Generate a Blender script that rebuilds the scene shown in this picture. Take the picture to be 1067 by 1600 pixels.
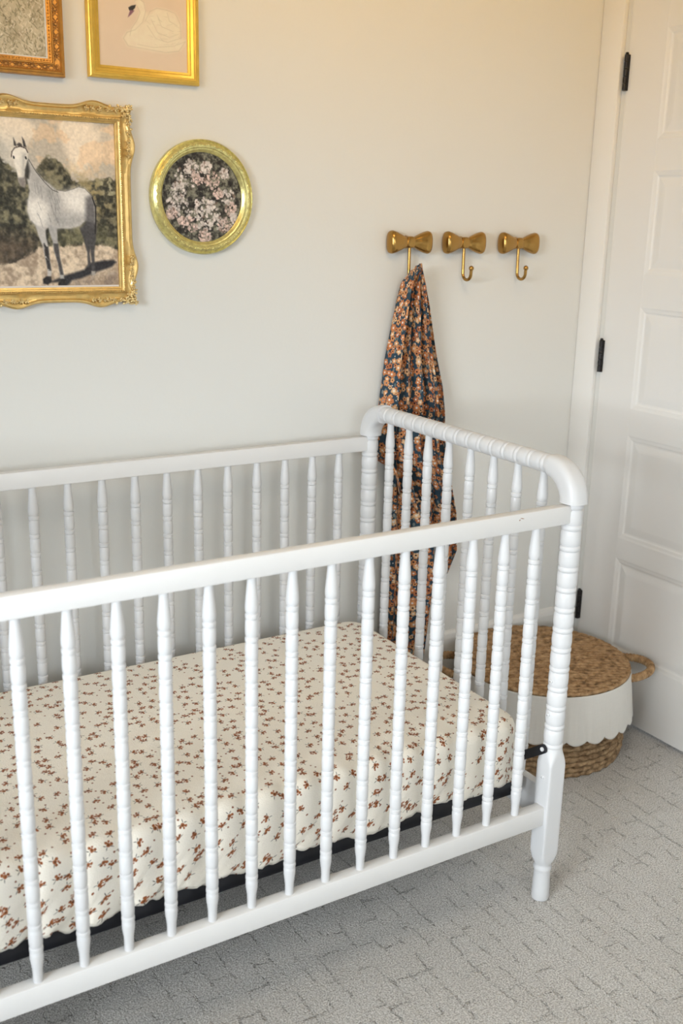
import bpy, bmesh, math, random
import numpy as np
from mathutils import Vector, Matrix

for o in list(bpy.data.objects): bpy.data.objects.remove(o)
SC = bpy.context.scene
COL = SC.collection
R = math.radians
PI = math.pi
TAU = 2*PI

# ------------------------------------------------------------------ camera
CAM_LOC = Vector((-1.43471, -2.28077, 1.42956))
YAW, PITCH, ROLL, FPX = R(-31.80150), R(15.70410), R(1.35653), 1638.2275
fw = Vector((-math.sin(YAW)*math.cos(PITCH), math.cos(YAW)*math.cos(PITCH), -math.sin(PITCH)))
rt = fw.cross(Vector((0, 0, 1))).normalized()
up = rt.cross(fw)
r2 = math.cos(ROLL)*rt + math.sin(ROLL)*up
u2 = -math.sin(ROLL)*rt + math.cos(ROLL)*up
cd = bpy.data.cameras.new('camera')
cam = bpy.data.objects.new('camera', cd)
COL.objects.link(cam)
M = Matrix((r2, u2, -fw)).transposed().to_4x4()
M.translation = CAM_LOC
cam.matrix_world = M
cd.sensor_fit = 'HORIZONTAL'
cd.sensor_width = 24.0
cd.lens = FPX/1067*24.0
cd.clip_start = 0.05
cd.dof.use_dof = True
cd.dof.focus_distance = 2.35
cd.dof.aperture_fstop = 4.0
SC.camera = cam

# ------------------------------------------------------------------ world, lights, exposure
W = bpy.data.worlds.new('world')
SC.world = W
W.use_nodes = True
W.node_tree.nodes['Background'].inputs[0].default_value = (0.75, 0.86, 1.0, 1)
W.node_tree.nodes['Background'].inputs[1].default_value = 1.0

def area(name, loc, target, sx, sy, power, col, spread=180):
    l = bpy.data.lights.new(name, 'AREA')
    l.shape = 'RECTANGLE'; l.size = sx; l.size_y = sy
    l.energy = power; l.color = col; l.spread = R(spread)
    o = bpy.data.objects.new(name, l); COL.objects.link(o)
    o.location = loc
    o.rotation_euler = (Vector(target)-Vector(loc)).to_track_quat('-Z', 'Y').to_euler()
    return o
WY0, WY1, WZ0, WZ1 = -3.15, -1.60, 0.80, 1.95         # window opening in the left wall
XL = -3.40
# daylight: open sky above the horizon outside the two windows
area('sky_beyond_window', (-8.6, -2.6, 2.75), (0, -2.0, 2.60), 10.0, 2.8, 3500, (0.88, 0.95, 1.0))
area('sky_beyond_front_window', (-0.9, -9.0, 2.55), (-0.9, 0, 2.30), 10.0, 2.4, 700, (0.90, 0.955, 1.0))
# ceiling light in the middle of the room and an added fill lamp that warms the upper wall
area('ceiling_light', (-0.55, -1.55, 2.41), (-0.55, -1.549, 0), 0.55, 0.55, 8.8, (1.0, 0.92, 0.80))
area('added_warm_wash', (-0.75, -1.45, 2.37), (0.10, 0.0, 2.34), 2.0, 0.06, 6.0, (1.0, 0.54, 0.05), 84)

SC.view_settings.view_transform = 'Standard'
SC.view_settings.look = 'None'
SC.view_settings.gamma = 1.0
SC.view_settings.use_curve_mapping = False
SC.view_settings.exposure = 0.0

# ------------------------------------------------------------------ helpers
def wpos(parent):
    v = Vector((0, 0, 0))
    while parent is not None:
        v += parent.location; parent = parent.parent
    return v

def link(name, me, parent=None, mat=None, loc=None, smooth=True):
    o = bpy.data.objects.new(name, me); COL.objects.link(o)
    if mat is not None and not me.materials: me.materials.append(mat)
    if parent is not None: o.parent = parent
    if loc is not None: o.location = Vector(loc) - wpos(parent)
    elif parent is not None: o.location = -wpos(parent)
    return o

def mesh(name, V, F, smooth=True, auto=None):
    me = bpy.data.meshes.new(name)
    me.from_pydata([tuple(v) for v in V], [], F)
    me.update()
    if smooth:
        me.polygons.foreach_set('use_smooth', [True]*len(me.polygons))
        if auto is not None: me.set_sharp_from_angle(angle=R(auto))
    return me

def from_bm(name, bm, smooth=False, auto=None):
    me = bpy.data.meshes.new(name); bm.to_mesh(me); bm.free()
    if smooth:
        me.polygons.foreach_set('use_smooth', [True]*len(me.polygons))
        if auto is not None: me.set_sharp_from_angle(angle=R(auto))
    return me

def box_bm(x0, x1, y0, y1, z0, z1, bev=0.0, bm=None, seg=2):
    nb = bmesh.new()
    bmesh.ops.create_cube(nb, size=1)
    for v in nb.verts:
        v.co = Vector(((x0+x1)/2+v.co.x*(x1-x0), (y0+y1)/2+v.co.y*(y1-y0), (z0+z1)/2+v.co.z*(z1-z0)))
    if bev > 0:
        bmesh.ops.bevel(nb, geom=list(nb.edges), offset=bev, segments=seg, affect='EDGES', profile=0.5)
    if bm is None: return nb
    me = bpy.data.meshes.new('tmp'); nb.to_mesh(me); nb.free()
    bm.from_mesh(me); bpy.data.meshes.remove(me)
    return bm

def box(name, b, mat, parent=None, bev=0.002, **k):
    return link(name, from_bm(name, box_bm(*b, bev=bev), True, 40), parent, mat)

def grid_faces(nu, nv, cu=False, cv=False):
    F = []
    for i in range(nu if cu else nu-1):
        a, b = i*nv, ((i+1) % nu)*nv
        for j in range(nv if cv else nv-1):
            j2 = (j+1) % nv
            F.append((a+j, b+j, b+j2, a+j2))
    return F

def lathe(name, prof, seg=24, cap=True, axis='Z'):
    """prof: list of (r, z) bottom to top."""
    V = []; n = len(prof)
    for i in range(seg):
        c, s = math.cos(TAU*i/seg), math.sin(TAU*i/seg)
        for r, z in prof: V.append((r*c, r*s, z))
    F = grid_faces(seg, n, True, False)
    if cap:
        F.append([i*n for i in range(seg)][::-1]); F.append([i*n+n-1 for i in range(seg)])
    if axis == 'Y': V = [(x, -z, y) for x, y, z in V]
    return mesh(name, V, F, True, 38)

def tube(name, path, rad, seg=10, cap=True):
    P = [Vector(p) for p in path]; n = len(P); V = []
    t0 = (P[1]-P[0]).normalized()
    ref = Vector((0, 0, 1)) if abs(t0.z) < .9 else Vector((1, 0, 0))
    nrm = t0.cross(ref).normalized()
    for i in range(n):
        t = (P[min(i+1, n-1)]-P[max(i-1, 0)]).normalized()
        nrm = (nrm - t*nrm.dot(t)).normalized(); b = t.cross(nrm)
        r = rad[i] if hasattr(rad, '__len__') else rad
        for k in range(seg):
            a = TAU*k/seg
            V.append(P[i] + nrm*(r*math.cos(a)) + b*(r*math.sin(a)))
    F = grid_faces(n, seg, False, True)
    if cap:
        F.append(list(range(seg))); F.append([(n-1)*seg+k for k in range(seg)][::-1])
    return mesh(name, V, F, True, 60)

def empty(name, loc, label, cat, group=None):
    o = bpy.data.objects.new(name, None); COL.objects.link(o)
    o.location = loc; o.empty_display_size = .05
    o['label'] = label; o['category'] = cat
    if group: o['group'] = group
    return o

def struct(o): o['kind'] = 'structure'; return o

def interp(x, xs, ys): return float(np.interp(x, xs, ys))

# ------------------------------------------------------------------ node helper
class NT:
    def __init__(s, name, rough=.5, metal=0.0, spec=.5):
        s.mat = bpy.data.materials.new(name); s.mat.use_nodes = True
        s.t = s.mat.node_tree; s.b = s.t.nodes['Principled BSDF']
        s.b.inputs['Roughness'].default_value = rough
        s.b.inputs['Metallic'].default_value = metal
        s.b.inputs['Specular IOR Level'].default_value = spec
    def n(s, typ, **kw):
        nd = s.t.nodes.new(typ)
        for k, v in kw.items(): setattr(nd, k, v)
        return nd
    def put(s, sock, v):
        if isinstance(v, bpy.types.NodeSocket): s.t.links.new(v, sock)
        elif v is not None:
            if hasattr(sock.default_value, '__len__') and hasattr(v, '__len__') and len(v) == 3 and len(sock.default_value) == 4: v = (*v, 1)
            sock.default_value = v
    def m(s, op, a, b=None, c=None, clamp=False):
        nd = s.n('ShaderNodeMath', operation=op, use_clamp=clamp)
        s.put(nd.inputs[0], a); s.put(nd.inputs[1], b); s.put(nd.inputs[2], c)
        return nd.outputs[0]
    def vm(s, op, a, b=None, sc=None):
        nd = s.n('ShaderNodeVectorMath', operation=op)
        s.put(nd.inputs[0], a)
        if b is not None: s.put(nd.inputs[1], b)
        if sc is not None: s.put(nd.inputs['Scale'], sc)
        return nd.outputs['Value'] if op in ('LENGTH', 'DISTANCE', 'DOT_PRODUCT') else nd.outputs[0]
    def sep(s, v):
        nd = s.n('ShaderNodeSeparateXYZ'); s.put(nd.inputs[0], v); return nd.outputs
    def comb(s, x, y, z=0.0):
        nd = s.n('ShaderNodeCombineXYZ')
        for i, v in enumerate((x, y, z)): s.put(nd.inputs[i], v)
        return nd.outputs[0]
    def obj(s): return s.n('ShaderNodeTexCoord').outputs['Object']
    def uv(s): return s.n('ShaderNodeTexCoord').outputs['UV']
    def noise(s, vec, scale, detail=3, rough=.55, dist=0.0):
        nd = s.n('ShaderNodeTexNoise'); s.put(nd.inputs['Vector'], vec)
        nd.inputs['Scale'].default_value = scale; nd.inputs['Detail'].default_value = detail
        nd.inputs['Roughness'].default_value = rough; nd.inputs['Distortion'].default_value = dist
        return nd.outputs[0]
    def mix(s, f, a, b):
        nd = s.n('ShaderNodeMix', data_type='RGBA')
        s.put(nd.inputs[0], f); s.put(nd.inputs[6], a); s.put(nd.inputs[7], b)
        return nd.outputs[2]
    def ramp(s, f, stops, interp='LINEAR'):
        nd = s.n('ShaderNodeValToRGB'); e = nd.color_ramp; e.interpolation = interp
        while len(e.elements) < len(stops): e.elements.new(.5)
        for el, (p, c) in zip(e.elements, stops):
            el.position = p; el.color = (*c, 1) if len(c) == 3 else c
        s.put(nd.inputs[0], f); return nd.outputs[0]
    def smooth(s, x, a, b):
        nd = s.n('ShaderNodeMapRange', interpolation_type='SMOOTHSTEP')
        s.put(nd.inputs[0], x); nd.inputs[1].default_value = a; nd.inputs[2].default_value = b
        return nd.outputs[0]
    def bump(s, h, strength=.3, dist=.01):
        nd = s.n('ShaderNodeBump'); nd.inputs['Strength'].default_value = strength
        nd.inputs['Distance'].default_value = dist
        s.put(nd.inputs['Height'], h); s.put(s.b.inputs['Normal'], nd.outputs[0])
    def color(s, c): s.put(s.b.inputs['Base Color'], c); return s
    def voro(s, vec, scale, rnd=1.0, feature='F1'):
        nd = s.n('ShaderNodeTexVoronoi', feature=feature, voronoi_dimensions='2D')
        s.put(nd.inputs['Vector'], vec); nd.inputs['Scale'].default_value = scale
        nd.inputs['Randomness'].default_value = rnd
        return nd

def paint(name, col, rough=.5, nz=.012, bumps=0.0, bscale=160):
    t = NT(name, rough)
    v = t.obj(); f = t.noise(v, 3.0)
    c2 = tuple(min(1, x*(1+nz)) for x in col); c1 = tuple(x*(1-nz) for x in col)
    t.color(t.mix(f, c1, c2))
    if bumps: t.bump(t.noise(v, bscale, 4), bumps, .002)
    return t.mat

M_WALL = paint('wall_paint', (.685, .68, .648), .75, .01, .10, 140)
M_CEIL = paint('ceiling_paint', (.80, .76, .66), .8)
M_TRIM = paint('trim_paint', (.76, .745, .715), .42, .01, .04, 60)
M_DOOR = paint('door_paint', (.74, .725, .70), .42, .01, .04, 60)

def mk_white():
    t = NT('crib_white_lacquer', .42, 0, .4)
    v = t.obj(); f = t.noise(v, 7.0)
    t.color(t.mix(f, (.585, .585, .59), (.615, .615, .62)))
    t.b.inputs['Coat Weight'].default_value = .08
    t.b.inputs['Coat Roughness'].default_value = .2
    t.bump(t.noise(v, 60, 3), .04, .002)
    return t.mat
M_WHITE = mk_white()

def mk_rail():      # white lacquer with a few worn chips on the arrises
    t = NT('crib_rail_lacquer', .38, 0, .5)
    v = t.obj(); f = t.noise(v, 7.0)
    base = t.mix(f, (.68, .67, .66), (.72, .715, .705))
    s = t.sep(v)
    edge = t.smooth(s[2], .8965, .8985)
    n1 = t.noise(v, 26, 4, .6); chip = t.m('MULTIPLY', t.smooth(n1, .69, .73), edge)
    t.color(t.mix(t.m('MULTIPLY', chip, .55), base, (.42, .27, .2)))
    t.bump(t.noise(v, 60, 3), .05, .002)
    return t.mat
M_RAIL = mk_rail()

def mk_simple(name, col, rough, metal=0.0, nscale=40, amt=.2, bump=.0):
    t = NT(name, rough, metal)
    v = t.obj(); f = t.noise(v, nscale, 4)
    t.color(t.mix(f, tuple(c*(1-amt) for c in col), tuple(min(1, c*(1+amt)) for c in col)))
    if bump: t.bump(t.noise(v, nscale*3, 3), bump, .001)
    return t.mat
M_BLACK = mk_simple('black_metal', (.012, .013, .018), .38, .3)
M_STEEL = mk_simple('bolt_steel', (.75, .76, .8), .25, 1.0)
M_HINGE = mk_simple('oil_rubbed_bronze', (.022, .02, .02), .42, .6, 90, .5)
M_CHIP = mk_simple('bare_wood_chip', (.34, .17, .10), .8)
M_GOLD = mk_simple('gold_leaf', (.86, .56, .11), .30, .78, 45, .2, .15)
M_GOLD2 = mk_simple('antique_gold', (.67, .46, .17), .34, .74, 70, .35, .25)
M_GOLD3 = mk_simple('round_gold', (.84, .62, .26), .29, .75, 110, .55, .35)
M_ORN = mk_simple('gilt_ornament', (.80, .62, .32), .33, .65, 60, .3)
M_COPPER = mk_simple('copper_gold', (.52, .25, .05), .40, .5, 70, .4, .25)
M_COPDK = mk_simple('copper_gold_dark', (.42, .21, .06), .42, .5, 90, .45, .25)
M_DUST = mk_simple('frame_back_wood', (.16, .07, .035), .7)

def mk_brass():
    t = NT('aged_brass', .27, .95)
    v = t.obj(); f = t.noise(v, 16, 2)
    t.color(t.mix(f, (.34, .19, .05), (.50, .29, .085)))
    t.put(t.b.inputs['Roughness'], t.m('ADD', t.m('MULTIPLY', t.noise(v, 30), .14), .17))
    return t.mat
M_BRASS = mk_brass()

def mk_carpet():
    t = NT('carpet', .95, 0, .1)
    v = t.obj()
    wob = t.noise(v, 7, 2); wob2 = t.noise(t.vm('ADD', v, (3.1, 5.7, 0)), 7, 2)
    fine = t.noise(v, 60, 2)
    s = t.sep(v)
    x = t.m('ADD', s[0], t.m('ADD', t.m('MULTIPLY', t.m('SUBTRACT', wob, .5), .030), t.m('MULTIPLY', t.m('SUBTRACT', fine, .5), .016)))
    y = t.m('ADD', s[1], t.m('ADD', t.m('MULTIPLY', t.m('SUBTRACT', wob2, .5), .040), t.m('MULTIPLY', t.m('SUBTRACT', fine, .5), .016)))
    br = t.n('ShaderNodeTexBrick', offset=.5, offset_frequency=2, squash=.75, squash_frequency=3)
    t.put(br.inputs['Vector'], t.comb(y, x))
    rag = t.noise(v, 190, 2)
    br.inputs['Color1'].default_value = (0, 0, 0, 1); br.inputs['Color2'].default_value = (1, 1, 1, 1)
    br.inputs['Scale'].default_value = 1.0; br.inputs['Mortar Size'].default_value = .0036
    br.inputs['Mortar Smooth'].default_value = .6
    br.inputs['Brick Width'].default_value = .118; br.inputs['Row Height'].default_value = .043
    groove = br.outputs['Fac']
    mask = t.smooth(t.noise(v, 22, 3, .6), .44, .58)
    groove = t.m('MULTIPLY', t.m('MULTIPLY', groove, mask), t.smooth(rag, .40, .62))
    pile = t.noise(v, 300, 3, .75)
    tuft = t.noise(v, 130, 3, .6)
    big = t.noise(v, 6.0, 3, .6)
    bc = t.sep(br.outputs['Color'])[0]
    c = t.mix(big, (.65, .62, .585), (.83, .81, .78))
    c = t.mix(t.m('MULTIPLY', bc, .35), c, (.82, .80, .775))
    c = t.mix(t.m('MULTIPLY', t.smooth(pile, .35, .62), .38), t.mix(.5, c, (.16, .145, .125)), c) if False else t.mix(t.m('MULTIPLY', t.smooth(pile, .60, .38), .75), c, (.20, .18, .155))
    c = t.mix(t.m('MULTIPLY', t.m('MULTIPLY', groove, t.smooth(pile, .62, .40)), .62), c, (.15, .135, .115))
    t.color(c)
    h = t.m('SUBTRACT', t.m('ADD', t.m('MULTIPLY', pile, .55), t.m('MULTIPLY', tuft, .7)), t.m('MULTIPLY', groove, .8))
    t.bump(h, 1.0, .006)
    t.b.inputs['Sheen Weight'].default_value = .25
    return t.mat
M_CARPET = mk_carpet()

# printed sheet: little rust sprigs scattered on cream muslin
def sprig_layer(t, uv, scale, col, seed, k=.80):
    vec = t.vm('ADD', uv, (seed, seed*1.7, 0))
    vo = t.voro(vec, scale, .8)
    d = t.vm('SCALE', t.vm('SUBTRACT', vec, vo.outputs['Position']), None, 1/k)
    rnd = t.sep(vo.outputs['Color'])
    ang = t.m('MULTIPLY', rnd[0], TAU)
    ca, sa = t.m('COSINE', ang), t.m('SINE', ang)
    dd = t.sep(d)
    lx = t.m('ADD', t.m('MULTIPLY', dd[0], ca), t.m('MULTIPLY', dd[1], sa))
    ly = t.m('SUBTRACT', t.m('MULTIPLY', dd[1], ca), t.m('MULTIPLY', dd[0], sa))
    wob = t.m('MULTIPLY', t.m('SUBTRACT', t.noise(uv, 260, 2), .5), .0035)
    def blob(cx, cy, r):
        a = t.m('SUBTRACT', lx, cx); b = t.m('SUBTRACT', ly, cy)
        q = t.m('ADD', t.m('SQRT', t.m('ADD', t.m('MULTIPLY', a, a), t.m('MULTIPLY', b, b))), wob)
        return t.smooth(q, r*1.12, r*.85)
    def stem(cx, cy, hx, hy):
        a = t.m('DIVIDE', t.m('SUBTRACT', lx, cx), hx); b = t.m('DIVIDE', t.m('SUBTRACT', ly, cy), hy)
        q = t.m('SQRT', t.m('ADD', t.m('MULTIPLY', a, a), t.m('MULTIPLY', b, b)))
        return t.smooth(q, 1.2, .8)
    keep = t.smooth(rnd[1], .10, .11)
    green = t.m('MAXIMUM', stem(.0075, -.0010, .0052, .0011), t.m('MAXIMUM', stem(-.002, -.0085, .0010, .0042), stem(-.0075, -.004, .0035, .0011)))
    col = t.mix(t.m('MULTIPLY', t.m('MULTIPLY', green, keep), .85), col, (.06, .055, .045))
    rust = t.m('MAXIMUM', blob(0, 0, .0046), t.m('MAXIMUM', blob(.0064, .0036, .0032), t.m('MAXIMUM', blob(-.0060, .0034, .0034), blob(-.001, .0075, .0024))))
    shade = t.mix(t.noise(uv, 190, 2), (.22, .065, .022), (.44, .16, .055))
    col = t.mix(t.m('MULTIPLY', rust, keep), col, shade)
    ctr = t.m('MAXIMUM', blob(.0003, .0002, .0016), blob(.0062, .0034, .0012))
    col = t.mix(t.m('MULTIPLY', ctr, keep), col, (.055, .03, .022))
    return col

def mk_sheet():
    t = NT('sprigged_muslin', .9, 0, .15)
    uv = t.uv()
    c = t.mix(t.noise(uv, 9), (.86, .81, .71), (.89, .85, .765))
    c = sprig_layer(t, uv, 1/.0285, c, .37)
    vec = t.vm('ADD', uv, (4.1, 2.3, 0))           # small single buds between the sprigs
    vo = t.voro(vec, 1/.024, 1.0)
    q = t.m('ADD', vo.outputs['Distance'], t.m('MULTIPLY', t.m('SUBTRACT', t.noise(uv, 260, 2), .5), .12))
    bud = t.m('MULTIPLY', t.smooth(q, .092, .07), t.smooth(t.sep(vo.outputs['Color'])[0], .45, .46))
    c = t.mix(bud, c, (.26, .085, .035))
    t.color(c)
    h = t.m('ADD', t.noise(uv, 420, 2), t.m('MULTIPLY', t.noise(uv, 30, 4, .6), 2.2))
    t.bump(h, .5, .003)
    t.b.inputs['Sheen Weight'].default_value = .15
    return t.mat
M_SHEET = mk_sheet()

# densely flowered cotton of the hanging blanket
def mk_floral():
    t = NT('flowered_cotton', .85, 0, .15)
    uv = t.uv()
    c = t.mix(t.noise(uv, 40), (.020, .040, .062), (.038, .070, .096))
    # grey-green leaves
    wv = t.vm('ADD', uv, t.vm('SCALE', t.n('ShaderNodeTexNoise').outputs[1], None, 0.0))
    lf = t.voro(t.vm('MULTIPLY', uv, (1.0, .55, 1)), 1/.011, 1.0)
    leaf = t.m('MULTIPLY', t.smooth(lf.outputs['Distance'], .30, .22), t.smooth(t.sep(lf.outputs['Color'])[1], .45, .5))
    c = t.mix(leaf, c, t.mix(t.sep(lf.outputs['Color'])[0], (.10, .14, .15), (.24, .25, .22)))
    def flowers(c, scale, seed, thr, R0, pal):
        vec = t.vm('ADD', uv, (seed, seed*2.3, 0))
        vo = t.voro(vec, scale, .9)
        rnd = t.sep(vo.outputs['Color'])
        d = t.sep(t.vm('SUBTRACT', vec, vo.outputs['Position']))
        th = t.m('ARCTAN2', d[1], d[0])
        pet = t.m('ABSOLUTE', t.m('COSINE', t.m('ADD', t.m('MULTIPLY', th, 2.5), t.m('MULTIPLY', rnd[0], 6.28))))
        rr = t.m('MULTIPLY', t.m('ADD', t.m('MULTIPLY', pet, .34), .66), t.m('MULTIPLY', t.m('ADD', t.m('MULTIPLY', rnd[2], .4), .7), R0))
        dist = vo.outputs['Distance']
        f = t.smooth(t.m('SUBTRACT', dist, rr), .05, -.02)
        f = t.m('MULTIPLY', f, t.smooth(rnd[1], thr, thr+.01))
        col = t.ramp(rnd[0], pal, 'CONSTANT')
        edge = t.smooth(t.m('DIVIDE', dist, rr), .55, 1.0)
        col = t.mix(t.m('MULTIPLY', edge, .45), col, (.20, .07, .03))
        c = t.mix(f, c, col)
        ctr = t.m('MULTIPLY', t.smooth(dist, .15, .10), t.smooth(rnd[1], thr, thr+.01))
        return t.mix(ctr, c, t.mix(t.smooth(rnd[2], .5, .52), (.045, .02, .02), (.70, .66, .60)))
    pal = [(0, (.54, .21, .085)), (.30, (.60, .27, .11)), (.52, (.72, .46, .25)), (.68, (.44, .155, .065)), (.84, (.64, .33, .15))]
    c = flowers(c, 1/.0165, 1.3, .05, .50, pal)
    c = flowers(c, 1/.0225, 5.1, .35, .46, pal)
    # tiny white buds
    vb = t.voro(t.vm('ADD', uv, (7.7, 3.1, 0)), 1/.015, 1.0)
    bud = t.m('MULTIPLY', t.smooth(vb.outputs['Distance'], .12, .09), t.smooth(t.sep(vb.outputs['Color'])[0], .62, .64))
    c = t.mix(bud, c, (.62, .60, .58))
    t.color(c)
    t.bump(t.noise(uv, 600, 2), .2, .001)
    return t.mat
M_FLORAL = mk_floral()

def mk_seagrass(name, a, b, k):
    t = NT(name, .8, 0, .25)
    v = t.obj()
    f = t.noise(v, 60, 4, .6); g = t.noise(v, 28, 3)
    c = t.ramp(f, [(.33, tuple(x*.30 for x in a)), (.46, a), (.66, b)])
    c = t.mix(t.m('MULTIPLY', g, .5), c, k)
    t.color(c)
    t.bump(t.noise(v, 380, 3), .5, .002)
    return t.mat
M_GRASS = mk_seagrass('seagrass_lid', (.33, .195, .095), (.58, .385, .21), (.36, .22, .11))
M_GRASSB = mk_seagrass('seagrass_body', (.25, .155, .08), (.50, .35, .20), (.29, .185, .10))

def mk_linen():
    t = NT('white_linen', .9, 0, .15)
    uv = t.uv()
    s = t.sep(uv)
    w1 = t.noise(t.vm('MULTIPLY', uv, (1.0, .04, 1)), 700, 2)
    w2 = t.noise(t.vm('MULTIPLY', uv, (.04, 1.0, 1)), 700, 2)
    f = t.m('MULTIPLY', t.m('ADD', w1, w2), .5)
    t.color(t.mix(f, (.62, .60, .56), (.76, .74, .70)))
    t.bump(f, .3, .001)
    return t.mat
M_LINEN = mk_linen()

def mk_print(name, rough=.6):
    t = NT(name, rough, 0, .3)
    a = t.n('ShaderNodeVertexColor'); a.layer_name = 'print'
    t.color(a.outputs[0])
    t.bump(t.noise(t.obj(), 700, 2), .12, .0006)
    return t.mat
M_PRINT = mk_print('printed_canvas')

# ------------------------------------------------------------------ room
XD = 0.784           # face of the door
XR = 0.790           # right wall plane
YF = -3.70; ZC = 2.44
def floor_mesh():
    xs = np.linspace(XL, XR+.12, 60); ys = np.linspace(YF, 0.0, 60)
    V = [(x, y, 0) for x in xs for y in ys]
    return mesh('floor', V, grid_faces(60, 60), False)
struct(link('floor', floor_mesh(), None, M_CARPET))
struct(box('ceiling', (XL, XR+.12, YF, 0, ZC, ZC+.1), M_CEIL, bev=0))
struct(box('wall_back', (XL-.1, XR+.12, 0, .1, 0, ZC), M_WALL, bev=0))
def framed_wall(name, fixed, lo, hi, a0, a1, b0, b1, z0, z1, axis):
    bm = bmesh.new()
    def bx(p0, p1, q0, q1):
        if axis == 'x': box_bm(lo, hi, p0, p1, q0, q1, 0, bm)
        else: box_bm(p0, p1, lo, hi, q0, q1, 0, bm)
    bx(a0, b0, 0, ZC); bx(b1, a1, 0, ZC)
    if z0 > 0: bx(b0, b1, 0, z0)
    bx(b0, b1, z1, ZC)
    return struct(link(name, from_bm(name, bm), None, M_WALL))
framed_wall('wall_left', 0, XL-.1, XL, YF, 0, WY0, WY1, WZ0, WZ1, 'x')
DY0, DY1, DZ1 = -0.866, -0.104, 2.035       # door opening
framed_wall('wall_right', 0, XR, XR+.12, YF, 0, DY0-.006, DY1+.006, 0, DZ1+.006, 'x')
framed_wall('wall_front', 0, YF-.1, YF, XL-.1, XR+.12, -1.5, -.3, .85, 1.85, 'y')

def window(name, pts):
    w = struct(bpy.data.objects.new(name, None)); COL.objects.link(w)
    return w
def window_parts(name, axis, c, a0, a1, z0, z1):
    w = struct(bpy.data.objects.new(name, None)); COL.objects.link(w)
    w.location = (c, (a0+a1)/2, z0) if axis == 'x' else ((a0+a1)/2, c, z0)
    def bx(nm, p0, p1, q0, q1, d0, d1):
        b = (c+d0, c+d1, p0, p1, q0, q1) if axis == 'x' else (p0, p1, c+d0, c+d1, q0, q1)
        return box(nm, b, M_TRIM, w, .002)
    m = (a0+a1)/2
    bx('window_frame', a0, a0+.04, z0, z1, -.09, -.05); bx('window_frame', a1-.04, a1, z0, z1, -.09, -.05)
    bx('window_frame', a0+.04, a1-.04, z0, z0+.04, -.09, -.05); bx('window_frame', a0+.04, a1-.04, z1-.04, z1, -.09, -.05)
    bx('mullion', m-.015, m+.015, z0+.04, z1-.04, -.085, -.055)
    return w
window_parts('window_1', 'x', XL, WY0, WY1, WZ0, WZ1)
window_parts('window_2', 'y', YF, -1.5, -.3, .85, 1.85)

# baseboard along the back wall, casing round the door
def extrude_profile(name, prof, y0, y1, axis):
    """prof polygon of (d, z) closed, extruded along axis"""
    n = len(prof); V = []
    for e in (y0, y1):
        for d, z in prof: V.append((e, -d, z) if axis == 'x' else (d, e, z))
    F = [(i, (i+1) % n, n+(i+1) % n, n+i) for i in range(n)] + [list(range(n))[::-1], [n+i for i in range(n)]]
    me = mesh(name, V, F, False)
    bm = bmesh.new(); bm.from_mesh(me); bmesh.ops.recalc_face_normals(bm, faces=bm.faces); bm.to_mesh(me); bm.free()
    return me
bp = [(0, 0), (.015, 0), (.015, .245), (.012, .258), (.006, .264), (.0, .266)]
struct(link('baseboard_back', extrude_profile('baseboard_back', bp, XL, XR-.017, 'x'), None, M_TRIM))
def casing(name, y0, y1, z0, z1):
    return struct(box(name, (XR-.016, XR, y0, y1, z0, z1), M_TRIM, None, .003))
casing('trim_1', -.080, -.001, 0, DZ1+.012)
casing('trim_2', DY0-.012-.087, DY0-.012, 0, DZ1+.012)
casing('trim_3', DY0-.012-.087, -.001, DZ1+.012, DZ1+.10)

# door: five recessed panels, three hinges
door = struct(bpy.data.objects.new('door_1', None)); COL.objects.link(door)
door.location = (XD, DY1, 0.0)
PAN = [(1.645, 1.915), (1.298, 1.567), (.930, 1.211), (.553, .855), (.208, .493)]
PY0, PY1 = DY0+.128, -.228
def door_slab():
    bm = bmesh.new()
    t0, t1 = XD, XD+.035
    box_bm(t0, t1, PY1, DY1, .012, DZ1, .0015, bm)
    box_bm(t0, t1, DY0, PY0, .012, DZ1, .0015, bm)
    zs = [.012] + [v for p in PAN[::-1] for v in p] + [DZ1]
    for i in range(0, len(zs), 2): box_bm(t0, t1, PY0, PY1, zs[i], zs[i+1], 0, bm)
    return from_bm('door_slab', bm)
link('door_slab', door_slab(), door, M_DOOR)
def door_panel(z0, z1):
    """moulded recess: (inset, depth) loops from the slab face down to the field"""
    loops = [(0, 0), (.005, .0016), (.012, .0026), (.016, .0046), (.020, .0050), (.036, .0026), (.042, .0020)]
    V = []; F = []
    for ins, d in loops:
        V += [(XD+d, PY0+ins, z0+ins), (XD+d, PY1-ins, z0+ins), (XD+d, PY1-ins, z1-ins), (XD+d, PY0+ins, z1-ins)]
    for k in range(len(loops)-1):
        for i in range(4):
            a, b = k*4+i, k*4+(i+1) % 4
            F.append((a, a+4, b+4, b))
    k = (len(loops)-1)*4
    F.append((k+3, k+2, k+1, k))
    me = mesh('door_panel', V, F, False)
    bm = bmesh.new(); bm.from_mesh(me); bmesh.ops.recalc_face_normals(bm, faces=bm.faces)
    if sum((f.normal.x for f in bm.faces)) > 0: bmesh.ops.reverse_faces(bm, faces=bm.faces)
    bm.to_mesh(me); bm.free()
    return me
for z0, z1 in PAN: link('door_panel', door_panel(z0, z1), door, M_DOOR)
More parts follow.
